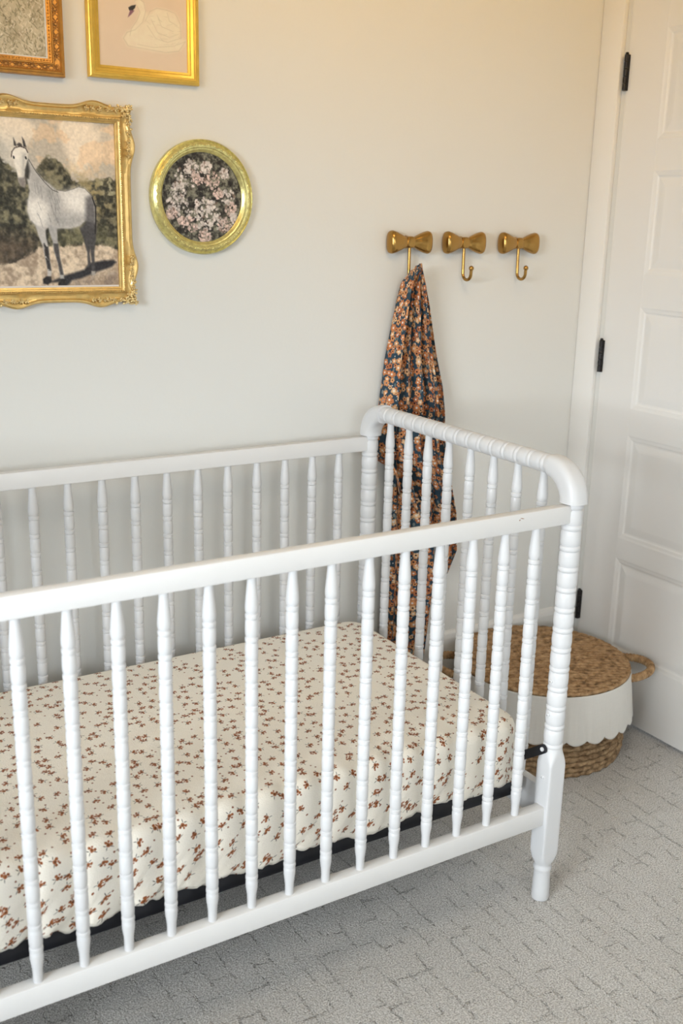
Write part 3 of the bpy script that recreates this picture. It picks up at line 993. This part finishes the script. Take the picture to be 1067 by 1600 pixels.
# small raster toolkit for the printed pictures
def vnoise(h, w, cell, seed, aspect=1.0):
    r = np.random.default_rng(seed)
    ny, nx = int(h/cell)+3, int(w/(cell*aspect))+3
    g = r.random((ny, nx))
    y = np.arange(h)/cell; x = np.arange(w)/(cell*aspect)
    y0 = y.astype(int); x0 = x.astype(int)
    fy = (y-y0)[:, None]; fx = (x-x0)[None]
    fy = fy*fy*(3-2*fy); fx = fx*fx*(3-2*fx)
    a = g[y0][:, x0]; b = g[y0][:, x0+1]; c = g[y0+1][:, x0]; d = g[y0+1][:, x0+1]
    return (a*(1-fx)+b*fx)*(1-fy)+(c*(1-fx)+d*fx)*fy
def fbm(h, w, cell, seed, o=4, aspect=1.0):
    s = 0; t = 0
    for k in range(o):
        c = max(1.01, cell/2**k); s = s+vnoise(h, w, c, seed+k*17, aspect)/2**k; t += 1/2**k
    return s/t
def poly_mask(h, w, pts, soft=.8):
    """soft polygon fill, pts in pixel coordinates"""
    Y, X = np.mgrid[0:h, 0:w].astype(float)
    ins = np.zeros((h, w), bool); dist = np.full((h, w), 1e9)
    n = len(pts)
    for i in range(n):
        (x1, y1), (x2, y2) = pts[i], pts[(i+1) % n]
        if y1 != y2:
            c = ((y1 > Y) != (y2 > Y)) & (X < (x2-x1)*(Y-y1)/(y2-y1)+x1); ins ^= c
        dx, dy = x2-x1, y2-y1
        t = np.clip(((X-x1)*dx+(Y-y1)*dy)/(dx*dx+dy*dy+1e-9), 0, 1)
        dist = np.minimum(dist, np.hypot(X-x1-t*dx, Y-y1-t*dy))
    sd = np.where(ins, dist, -dist)
    return np.clip(sd/soft*.5+.5, 0, 1)
def line_mask(h, w, pts, width):
    Y, X = np.mgrid[0:h, 0:w].astype(float); dist = np.full((h, w), 1e9)
    for (x1, y1), (x2, y2) in zip(pts[:-1], pts[1:]):
        dx, dy = x2-x1, y2-y1
        t = np.clip(((X-x1)*dx+(Y-y1)*dy)/(dx*dx+dy*dy+1e-9), 0, 1)
        dist = np.minimum(dist, np.hypot(X-x1-t*dx, Y-y1-t*dy))
    return np.clip((width-dist)/.8+.5, 0, 1)
def over(img, mask, col):
    col = np.asarray(col, float)
    return img*(1-mask[..., None])+col*mask[..., None]
def lerp3(f, a, b): return np.asarray(a, float)*(1-f[..., None])+np.asarray(b, float)*f[..., None]
def S(x, a, b): t = np.clip((x-a)/(b-a), 0, 1); return t*t*(3-2*t)

# --- swept gold frame with the horse painting
FX0, FX1, FZ0, FZ1 = -.9250, -.5800, 1.2330, 1.6465
def horse_picture():
    w, h = 216, 270
    # reference measures: cx -110..825, cy 215..1375
    def T(pts): return [((cx+75)/900*w, (cy-215)/1165*h) for cx, cy in pts]
    def Mk(pts, soft=1.2): return poly_mask(h, w, T(pts), soft)
    Yn = np.linspace(0, 1, h)[:, None]*np.ones((1, w)); Xn = np.linspace(0, 1, w)[None]*np.ones((h, 1))
    n1, n2, n3 = fbm(h, w, 50, 1), fbm(h, w, 24, 2), fbm(h, w, 7, 3, 3)
    sky = lerp3(S(n1, .35, .62), (.66, .62, .56), (.82, .76, .68))
    peach = S(n2+.25*(Xn-.5)-.5*np.abs(Yn-.1), .50, .60)*S(Xn, .2, .45)*S(.36-Yn, 0, .1)
    sky = over(sky, peach*.5, (.82, .69, .54))
    cool = S(.35-Xn, -.1, .2)*S(Yn, .02, .2)
    sky = over(sky, cool*.55, (.68, .67, .64))
    img = sky
    # trees
    top = np.interp(np.arange(w), [p[0] for p in T([(-80, 430), (20, 470), (90, 560), (210, 600), (270, 540), (330, 470), (410, 480), (470, 560), (500, 600), (590, 640), (660, 620), (720, 610), (760, 580), (830, 620)])],
                    [p[1] for p in T([(-80, 430), (20, 470), (90, 560), (210, 600), (270, 540), (330, 470), (410, 480), (470, 560), (500, 600), (590, 640), (660, 620), (720, 610), (760, 580), (830, 620)])])
    Yp = np.arange(h)[:, None]
    tm = S(Yp-top[None]+14*(n3-.5)+16*(n2-.5), -3, 4)
    tree = lerp3(S(n2*.35+n3*.65, .30, .72), (.13, .13, .11), (.46, .435, .34))
    img = over(img, tm*.93, 0)*1.0 + tree*(tm*.93)[..., None]
    yel = Mk([(480, 560), (540, 540), (600, 600), (700, 620), (740, 800), (640, 900), (560, 700)], 14)*S(n3, .4, .6)
    img = over(img, yel*.5, (.62, .54, .36))
    lt = Mk([(700, 620), (770, 580), (815, 640), (815, 740), (740, 760)], 8)*S(n3, .48, .62); img = over(img, lt*.7, (.62, .60, .50))
    grn = Mk([(380, 950), (720, 930), (800, 1060), (380, 1080)], 12); img = over(img, grn*.45, (.38, .37, .27))
    brn = Mk([(-80, 980), (230, 1040), (210, 1130), (120, 1240), (-80, 1300)], 20); img = over(img, brn*.6*(.5+n3[..., None][..., 0]), (.33, .27, .23))
    # ground
    gtop = np.interp(np.arange(w), [p[0] for p in T([(-80, 1230), (60, 1200), (180, 1130), (270, 1085), (420, 1080), (560, 1060), (700, 1060), (830, 1100)])],
                     [p[1] for p in T([(-80, 1230), (60, 1200), (180, 1130), (270, 1085), (420, 1080), (560, 1060), (700, 1060), (830, 1100)])])
    gm = S(Yp-gtop[None]+10*(n3-.5), -3, 4)
    gr = lerp3(S(n2*.4+n3*.6, .3, .7), (.56, .49, .42), (.77, .70, .61))
    img = img*(1-gm[..., None])+gr*gm[..., None]
    low = Mk([(400, 1330), (560, 1280), (830, 1240), (830, 1400), (420, 1400)], 14)*S(n3, .4, .62); img = over(img, low*.65, (.38, .33, .30))
    # cast shadow on the painted ground
    img = over(img, Mk([(300, 1335), (420, 1285), (560, 1245), (600, 1200), (690, 1180), (780, 1175), (800, 1190), (765, 1225), (650, 1262), (540, 1305), (470, 1320), (430, 1365), (400, 1365), (420, 1330)], 2.2), (.17, .165, .175))
    # horse
    dk = (.20, .19, .19); gy = (.50, .49, .48); lg = (.70, .68, .655); wh = (.83, .805, .77)
    img = over(img, Mk([(560, 940), (600, 900), (660, 880), (664, 960), (652, 1050), (640, 1120), (640, 1200), (645, 1270), (612, 1285), (618, 1200), (612, 1100), (606, 1130), (612, 1200), (590, 1230), (588, 1120), (565, 1020), (540, 950)], 1.5), (.26, .25, .25))
    body = [(205, 470), (250, 560), (300, 620), (345, 650), (390, 690), (450, 695), (500, 680), (545, 662), (590, 672), (625, 705), (655, 760), (662, 830), (655, 920), (610, 905), (590, 895), (545, 935), (480, 955), (400, 955), (370, 960), (330, 945), (300, 965), (245, 945), (200, 900), (182, 840), (190, 770), (205, 700), (195, 640), (180, 560)]
    img = over(img, Mk(body, 1.6), lg)
    img = over(img, Mk([(205, 480), (250, 560), (310, 630), (390, 700), (440, 790), (420, 900), (370, 950), (330, 930), (350, 820), (290, 720), (230, 700), (200, 600)], 9)*.55*(.6+.6*n3), gy)
    img = over(img, Mk([(190, 770), (260, 760), (320, 800), (320, 860), (280, 930), (240, 935), (205, 895), (186, 840)], 6)*.8, wh)
    img = over(img, Mk([(430, 705), (540, 675), (590, 690), (605, 760), (590, 850), (520, 840), (440, 800)], 10)*.75, wh)
    img = over(img, Mk([(390, 880), (480, 850), (590, 860), (560, 925), (480, 952), (390, 955)], 8)*.45, gy)
    img = over(img, Mk([(595, 740), (635, 720), (660, 780), (662, 930), (620, 960), (585, 900)], 4)*.8, (.29, .28, .285))
    img = over(img, line_mask(h, w, T([(640, 735), (662, 800), (660, 900), (652, 985)]), 1.1), (.14, .13, .13))
    # front legs
    img = over(img, Mk([(232, 935), (300, 950), (302, 1020), (314, 1075), (318, 1160), (328, 1265), (322, 1290), (298, 1290), (300, 1230), (285, 1150), (275, 1080), (250, 1010)], 1.4), (.66, .64, .62))
    img = over(img, Mk([(282, 1060), (312, 1060), (318, 1160), (326, 1250), (302, 1250), (288, 1150)], 1.4)*S(n3, .38, .55), dk)
    img = over(img, Mk([(264, 1310), (290, 1290), (322, 1292), (326, 1325), (298, 1350), (266, 1342)], 1.3), (.15, .14, .14))
    img = over(img, Mk([(318, 925), (380, 945), (382, 1040), (384, 1110), (390, 1160), (412, 1270), (416, 1310), (388, 1310), (378, 1210), (352, 1110), (345, 1040), (325, 980)], 1.4), (.60, .585, .57))
    img = over(img, Mk([(352, 1060), (384, 1060), (392, 1160), (412, 1280), (388, 1280), (376, 1200), (354, 1110)], 1.3)*.85, (.22, .21, .21))
    img = over(img, Mk([(370, 1345), (388, 1310), (418, 1310), (428, 1345), (415, 1366), (374, 1366)], 1.3), (.15, .14, .14))
    img = over(img, Mk([(614, 1255), (642, 1255), (640, 1285), (612, 1285)], 1.2), (.55, .53, .50))
    # head
    img = over(img, Mk([(170, 560), (205, 500), (215, 570), (205, 620), (180, 625)], 2), (.22, .21, .20))
    head = [(100, 440), (120, 420), (160, 412), (198, 425), (207, 455), (200, 500), (182, 560), (176, 610), (182, 650), (172, 680), (150, 672), (134, 640), (128, 590), (116, 530), (104, 480)]
    img = over(img, Mk(head, 1.2), (.82, .79, .745))
    img = over(img, Mk([(165, 450), (200, 450), (182, 560), (172, 620), (160, 600)], 3)*.45, gy)
    img = over(img, Mk([(130, 620), (180, 610), (184, 655), (172, 684), (150, 676), (134, 645)], 2)*.75, (.38, .35, .34))
    img = over(img, Mk([(116, 352), (130, 385), (134, 410), (118, 405)], 1), dk); img = over(img, Mk([(174, 345), (190, 370), (200, 412), (180, 410)], 1), dk)
    img = over(img, Mk([(132, 400), (152, 384), (170, 392), (176, 414), (150, 408)], 1), (.25, .23, .22))
    img = over(img, line_mask(h, w, T([(96, 480), (102, 446), (122, 420), (160, 408), (196, 420), (207, 446)]), .8), (.24, .2, .19))
    for p in ((111, 478), (192, 478)): img = over(img, line_mask(h, w, T([p, (p[0]+2, p[1]+10)]), 1.3), (.12, .11, .11))
    img = over(img, line_mask(h, w, T([(210, 490), (255, 570), (310, 640), (360, 690), (400, 705)]), .6)*.8, (.22, .21, .2))
    img = over(img, line_mask(h, w, T([(395, 690), (450, 697), (500, 682), (545, 664), (590, 674), (630, 712)]), .5)*.7, (.3, .28, .26))
    for s_ in range(26):
        r = np.random.default_rng(100+s_); x0_, y0_ = r.uniform(230, 400), r.uniform(600, 900)
        img = over(img, line_mask(h, w, T([(x0_, y0_), (x0_+r.uniform(0, 25), y0_+r.uniform(40, 90))]), .35)*Mk(body, 1)*.5, (.36, .35, .35))
    img = img+(fbm(h, w, 3, 41, 2)-.5)[..., None]*.10
    img = (img-.5)*1.16+.575
    img[-5:, :] = (.86, .83, .80)
    return img
horse = empty('horse_picture', ((FX0+FX1)/2, 0, FZ0), 'swept gilt frame with floral corners holding a painting of a standing grey horse', 'picture', 'framed pictures on the wall')
def swept(s, L):
    d = min(s, L-s)                         # distance from the nearer corner
    e = -.0065+.0120*math.exp(-((d-.082)/.030)**2)
    e += .0065*max(0, 1-d/.030)
    return e
PROF = [(0, .001, 1), (-.001, .010, 1), (.000, .017, 1), (.003, .0205, 1), (.006, .0205, .95), (.010, .0175, .7), (.018, .0160, .4), (.024, .0175, .1), (.0262, .0200, 0), (.0285, .0205, 0), (.0305, .0185, 0), (.0335, .0175, 0), (.0345, .015, 0), (.0378, .0135, 0), (.0382, .008, 0)]
link('frame', rect_frame('frame', FX0, FX1, FZ0, FZ1, PROF, 90, swept), horse, M_GOLD2)
link('canvas', art_grid('canvas', FX0+.036, FX1-.036, FZ0+.036, FZ1-.036, -.0095, horse_picture()), horse, M_PRINT)
def beads(x0, x1, z0, z1, y, r, pitch):
    bm = bmesh.new(); base = bmesh.new(); bmesh.ops.create_icosphere(base, subdivisions=1, radius=r)
    tmp = bpy.data.meshes.new('tmp'); base.to_mesh(tmp); base.free()
    P = []
    nx, nz = int((x1-x0)/pitch), int((z1-z0)/pitch)
    P += [(x0+(x1-x0)*i/nx, z) for i in range(nx) for z in (z0, z1)]+[(x, z0+(z1-z0)*i/nz) for i in range(nz+1) for x in (x0, x1)]
    for x, z in P:
        k = len(bm.verts); bm.from_mesh(tmp); bm.verts.ensure_lookup_table()
        for v in bm.verts[k:]: v.co += Vector((x, y, z))
    bpy.data.meshes.remove(tmp)
    return from_bm('bead_trim', bm, True)
bt = link('bead_trim', beads(FX0+.0290, FX1-.0290, FZ0+.0290, FZ1-.0290, -.0213, .0021, .0044), horse, M_GOLD2); bt['kind'] = 'stuff'
def blob_mesh(name, items):
    """items: list of (x, y, z, rx, ry, rz, angle) flattened leaf and petal forms"""
    bm = bmesh.new(); base = bmesh.new(); bmesh.ops.create_icosphere(base, subdivisions=2, radius=1)
    tmp = bpy.data.meshes.new('tmp'); base.to_mesh(tmp); base.free()
    for x, y, z, rx, ry, rz, a in items:
        k = len(bm.verts); bm.from_mesh(tmp); bm.verts.ensure_lookup_table()
        c, s = math.cos(a), math.sin(a)
        for v in bm.verts[k:]:
            p = v.co; q = Vector((p.x*rx, p.y*ry, p.z*rz)); v.co = Vector((x+q.x*c-q.z*s, y+q.y, z+q.x*s+q.z*c))
    bpy.data.meshes.remove(tmp)
    return from_bm(name, bm, True)
def corner_items(cx, cz, sx, sz, seed):
    """cluster of leaves and five-petal flowers running along both arms from a corner"""
    r = random.Random(seed); it = []
    def flower(px, pz, q):
        q *= 1.3
        for k in range(5): a = TAU*k/5+r.random(); it.append((px+q*.75*math.cos(a), -.0225, pz+q*.75*math.sin(a), q*.55, .0034, q*.34, a))
        it.append((px, -.0245, pz, q*.38, .0025, q*.38, 0))
    def leaf(px, pz, q, a): it.append((px, -.0212, pz, q*1.25, .0036, q*.42, a))
    for px, pz, q in ((.012, .012, .0058), (.024, .008, .0046), (.008, .025, .0046), (.005, .004, .0042), (.020, .020, .0036), (.036, .010, .0040), (.010, .037, .0040)):
        flower(cx+sx*px, cz+sz*pz, q)
    for k in range(30):
        t = r.uniform(0, .105); o_ = .011+r.uniform(-.0055, .0055)*(1-t/.15)
        q = r.uniform(.003, .0056)*(1-t/.25); a = r.uniform(0, PI)
        if k % 2: leaf(cx+sx*t, cz+sz*o_, q, a)
        else: leaf(cx+sx*o_, cz+sz*t, q, a)
    for t in (.055, .072, .088, .1): flower(cx+sx*t, cz+sz*.011, .0036); flower(cx+sx*.011, cz+sz*t, .0036)
    for (a, b) in ((.047, .003), (.003, .047), (.003, .003), (.030, .002), (.002, .030)): it.append((cx+sx*a, -.018, cz+sz*b, .0042, .0035, .0026, r.uniform(0, PI)))
    return it
for i, (cx, cz, sx, sz) in enumerate(((FX0, FZ0, 1, 1), (FX1, FZ0, -1, 1), (FX1, FZ1, -1, -1), (FX0, FZ1, 1, -1))):
    link('corner_ornament', blob_mesh('corner_ornament', corner_items(cx, cz, sx, sz, 20+i)), horse, M_ORN)

# --- gold frame with the swan drawing
SX0, SX1, SZ0 = -.6680, -.4210, 1.6985
SZ1 = SZ0+.298
def swan_picture():
    w, h = 200, 260
    x0, x1, z0, z1 = SX0+.0245, SX1-.0245, SZ0+.0245, SZ1-.0245
    def T(pts):
        out = []
        for cx, cy in pts:
            x = -.6425+(cx-513)/437*.1955; z = 1.7216+(345+(cx-513)*.04-cy)*.000395
            out.append(((x-x0)/(x1-x0)*w, (z1-z)/(z1-z0)*h))
        return out
    img = np.ones((h, w, 3))*np.array((.845, .775, .695)); img = img+(fbm(h, w, 40, 3)-.5)[..., None]*.03
    body = [(740, 70), (735, 110), (700, 150), (655, 165), (632, 195), (650, 235), (720, 250), (840, 258), (915, 240), (945, 190), (915, 180), (918, 110), (890, 60), (840, 45), (790, 45), (770, 70)]
    neck = [(690, 15), (715, 5), (738, 25), (742, 70), (725, 120), (700, 160), (665, 180), (672, 150), (700, 110), (715, 65), (705, 40)]
    n = fbm(h, w, 8, 9, 3)
    for m_ in (poly_mask(h, w, T(body), 5), poly_mask(h, w, T(neck), 3)): img = over(img, m_*(.45+.55*n), (.885, .855, .765))
    ink = (.70, .665, .575)
    L = [[(690, 18), (712, 4), (735, 18), (744, 60), (728, 115), (690, 155), (650, 170), (632, 200), (655, 236), (740, 245), (840, 256), (905, 245), (940, 195)],
         [(704, 42), (716, 70), (700, 110), (672, 150), (664, 185)], [(740, 110), (765, 60), (800, 42), (850, 48), (890, 60), (915, 110), (918, 180)],
         [(750, 130), (790, 190), (850, 205), (915, 180)], [(770, 100), (800, 160), (860, 180), (905, 160)], [(800, 75), (820, 130), (880, 150)], [(850, 60), (860, 100), (900, 120)], [(700, 225), (780, 235), (880, 222), (940, 195)]]
    for l in L: img = over(img, line_mask(h, w, T(l), .75)*.38*(.4+1.1*n), ink)
    r = np.random.default_rng(4)
    for k in range(46):
        x, y = r.uniform(745, 915), r.uniform(60, 225)
        img = over(img, line_mask(h, w, T([(x, y), (x+r.uniform(8, 30), y+r.uniform(-14, 20))]), .4)*.35*poly_mask(h, w, T(body), 3), (.68, .66, .57) if k % 2 else (.89, .86, .78))
    img = over(img, poly_mask(h, w, T([(660, 50), (675, 40), (697, 34), (692, 50), (680, 64), (664, 64)]), .8), (.20, .19, .19))
    img = over(img, poly_mask(h, w, T([(668, 62), (690, 62), (672, 84), (656, 98)]), .8), (.50, .36, .42))
    return img
swan = empty('swan_picture', ((SX0+SX1)/2, 0, SZ0), 'smooth gold frame holding a picture of a white swan on cream paper', 'picture', 'framed pictures on the wall')
PROF = [(0, .001, 0), (0, .013, 0), (.0012, .0165, 0), (.0035, .018, 0), (.0045, .0205, 0), (.0085, .0205, 0), (.0095, .0185, 0), (.0125, .0180, 0), (.0135, .0155, 0), (.0190, .0140, 0), (.0205, .0115, 0), (.0250, .0105, 0), (.0254, .006, 0)]
link('frame', rect_frame('frame', SX0, SX1, SZ0, SZ1, PROF, 2), swan, M_GOLD)
link('print_sheet', art_grid('print_sheet', SX0+.0235, SX1-.0235, SZ0+.0235, SZ1-.0235, -.0075, swan_picture()), swan, M_PRINT)

# --- copper gold frame with the meadow painting
GX0, GX1, GZ0 = -1.010, -.7195, 1.6915
GZ1 = GZ0+.36
def meadow_picture():
    w, h = 220, 280
    img = lerp3(S(fbm(h, w, 40, 5), .3, .7), (.66, .61, .51), (.76, .72, .62))
    r = np.random.default_rng(12)
    Y, X = np.mgrid[0:h, 0:w].astype(float)
    for k in range(3600):
        x, y = r.uniform(0, w), r.uniform(0, h); a = r.uniform(-1.2, 1.2); L = r.uniform(2, 7)
        y0, y1, x0, x1 = int(max(0, y-8)), int(min(h, y+8)), int(max(0, x-8)), int(min(w, x+8))
        if y1-y0 < 2 or x1-x0 < 2: continue
        dx, dy = math.sin(a)*L, math.cos(a)*L
        t = np.clip(((X[y0:y1, x0:x1]-x)*dx+(Y[y0:y1, x0:x1]-y)*dy)/(L*L), 0, 1)
        d = np.hypot(X[y0:y1, x0:x1]-x-t*dx, Y[y0:y1, x0:x1]-y-t*dy)
        c = [(.90, .87, .80), (.50, .46, .36), (.60, .57, .45), (.82, .76, .65), (.42, .40, .32)][k % 5]
        m_ = np.clip((.9-d)/.8+.3, 0, 1)*.7
        img[y0:y1, x0:x1] = img[y0:y1, x0:x1]*(1-m_[..., None])+np.array(c)*m_[..., None]
    return img
meadow = empty('meadow_picture', ((GX0+GX1)/2, 0, GZ0), 'carved copper-gold frame with rosettes around a painting of dry meadow grass', 'picture', 'framed pictures on the wall')
PROF = [(0, .001, 0), (0, .016, 0), (.0015, .019, 0), (.0045, .020, 0), (.0055, .0235, 0), (.0085, .0250, 0), (.0100, .0225, 0), (.0115, .0195, 0), (.0205, .0170, 0), (.0225, .0190, 0), (.0245, .0190, 0), (.0260, .0160, 0), (.0330, .0135, 0), (.0336, .008, 0)]
link('frame', rect_frame('frame', GX0, GX1, GZ0, GZ1, PROF, 2), meadow, M_COPPER)
link('canvas', art_grid('canvas', GX0+.032, GX1-.032, GZ0+.032, GZ1-.032, -.0095, meadow_picture()), meadow, M_PRINT)
lip = rect_frame('lip', GX0+.0325, GX1-.0325, GZ0+.0325, GZ1-.0325, [(0, .0098, 0), (0, .0125, 0), (.0032, .0115, 0), (.0034, .0098, 0)], 2)
link('lip', lip, meadow, M_LINEN)
ros_items = [(0, 0, 0, .0036, .0032, .0036, 0)]
for k in range(10): a = TAU*k/10; ros_items.append((.0058*math.cos(a), .0005, .0058*math.sin(a), .0021, .0022, .0015, a))
for s in (-1, 1):
    for q in (-1, 1): ros_items.append((s*.0100, .0008, q*.0030, .0046, .0022, .0013, s*q*.6))
ros = blob_mesh('rosette', ros_items)
P = []
nx, nz = 10, 12
for i in range(nx+1): P += [(GX0+.016+(GX1-GX0-.032)*i/nx, GZ0+.016, 0), (GX0+.016+(GX1-GX0-.032)*i/nx, GZ1-.016, 0)]
for i in range(1, nz): P += [(GX0+.016, GZ0+.016+(GZ1-GZ0-.032)*i/nz, 1), (GX1-.016, GZ0+.016+(GZ1-GZ0-.032)*i/nz, 1)]
for x, z, v in P:
    o = link('rosette', ros, meadow, M_COPDK, (x, -.0195, z)); o.rotation_euler = (0, PI/2*v, 0)
dentil = beads(GX0+.0295, GX1-.0295, GZ0+.0295, GZ1-.0295, -.0155, .0020, .0062)
dt = link('bead_trim', dentil, meadow, M_COPPER); dt['kind'] = 'stuff'

# --- round gold frame with blossoms
RX, RZ = -.4160, 1.4650
def blossom_picture():
    w = h = 210
    n = fbm(h, w, 14, 21, 4); n2 = fbm(h, w, 5, 22, 3)
    img = lerp3(S(n*.5+n2*.5, .34, .66), (.16, .15, .145), (.50, .49, .43))
    Y, X = np.mgrid[0:h, 0:w].astype(float)
    r = np.random.default_rng(6)
    C = [(.30, .30, .15), (.20, .42, .10), (.36, .18, .10), (.55, .16, .07), (.62, .30, .10), (.45, .28, .09), (.78, .22, .06), (.82, .48, .09), (.15, .58, .10), (.34, .64, .16), (.50, .58, .11), (.62, .60, .08), (.86, .62, .08), (.34, .80, .10), (.52, .78, .11), (.68, .76, .10), (.52, .92, .08), (.78, .80, .09), (.90, .72, .07), (.24, .76, .05), (.12, .68, .07), (.70, .45, .06)]
    for i, (cx, cy, R0) in enumerate(C):
        cx, cy, R0 = cx*w, cy*h, R0*w*.95
        pink = r.random()
        for k in range(60):
            a = r.uniform(0, TAU); q = R0*math.sqrt(r.uniform(0, 1)); px, py = cx+q*math.cos(a), cy+q*math.sin(a)
            s = r.uniform(1.8, 5.2); e = r.uniform(.5, 1); b = r.uniform(0, PI)
            u = (X-px)*math.cos(b)+(Y-py)*math.sin(b); v = -(X-px)*math.sin(b)+(Y-py)*math.cos(b)
            m_ = np.clip((1-np.hypot(u/s, v/(s*e)))*s/1.4, 0, 1)*.8
            base = np.array((.88, .835, .81))*(1-.0)+0
            tone = r.uniform(.78, 1.08)
            c = base*tone
            if pink > .6: c = c*np.array((1.0, .93, .91))
            if k % 11 == 0: c = np.array((.50, .42, .38))
            img = over(img, m_, c)
    for k in range(60):
        x, y = r.uniform(0, w), r.uniform(0, h); a = r.uniform(0, TAU)
        img = over(img, line_mask(h, w, [(x, y), (x+9*math.cos(a), y+9*math.sin(a))], .7)*.7, (.22, .22, .19) if k % 2 else (.60, .62, .52))
    return img+(fbm(h, w, 2.5, 77, 2)-.5)[..., None]*.12
blossom = empty('blossom_picture', (RX, 0, RZ-.1245), 'round gold frame with a painting of pale pink and white blossoms', 'picture', 'framed pictures on the wall')
prof = [(.1235, .001), (.1245, .008), (.1245, .013), (.1235, .0165), (.1215, .0175), (.1200, .0160), (.1188, .0165), (.1168, .0195), (.1120, .0220), (.1075, .0210), (.1055, .0185), (.1045, .0185), (.1015, .0165), (.0985, .0125), (.0975, .0120), (.0968, .0095), (.0955, .0095)]
fr = lathe('frame', prof, 220, False, 'Y')
rr_ = random.Random(5)
link('frame', fr, blossom, M_GOLD3, (RX, 0, RZ))
it = []
for k in range(96):
    a = TAU*k/96; q = .1122
    it.append((q*math.cos(a), -.0212, q*math.sin(a), .0046, .0016, .0015, a+PI/2+(.55 if k % 2 else -.55)))
    if k % 3 == 0: it.append((q*math.cos(a), -.0220, q*math.sin(a), .0019, .0017, .0019, 0))
en = link('engraved_leaves', blob_mesh('engraved_leaves', it), blossom, M_GOLD3, (RX, 0, RZ)); en['kind'] = 'stuff'
def disc_art(rgb, R0, y):
    h, w = rgb.shape[:2]; nr, na = 90, 360; V = [(0, y, 0)]; col = [rgb[h//2, w//2]]
    for i in range(1, nr+1):
        for k in range(na):
            a = TAU*k/na; r = i/nr
            V.append((R0*r*math.cos(a), y, R0*r*math.sin(a)))
            px = min(w-1, int((r*math.cos(a)*.5+.5)*(w-1))); py = min(h-1, int((.5-r*math.sin(a)*.5)*(h-1)))
            col.append(rgb[py, px])
    F = [(0, 1+k, 1+(k+1) % na) for k in range(na)]
    for i in range(nr-1):
        for k in range(na):
            a = 1+i*na+k; b = 1+i*na+(k+1) % na
            F.append((a, a+na, b+na, b))
    me = mesh('canvas', V, F, False)
    c = np.clip(np.array(col), 0, 1); lin = np.where(c <= .04045, c/12.92, ((c+.055)/1.055)**2.4)
    at = me.color_attributes.new('print', 'FLOAT_COLOR', 'POINT')
    at.data.foreach_set('color', np.concatenate([lin, np.ones((len(lin), 1))], 1).astype(np.float32).ravel())
    bm = bmesh.new(); bm.from_mesh(me); bmesh.ops.recalc_face_normals(bm, faces=bm.faces); bm.to_mesh(me); bm.free()
    return me
link('canvas', disc_art(blossom_picture(), .0972, -.0100), blossom, M_PRINT, (RX, 0, RZ))
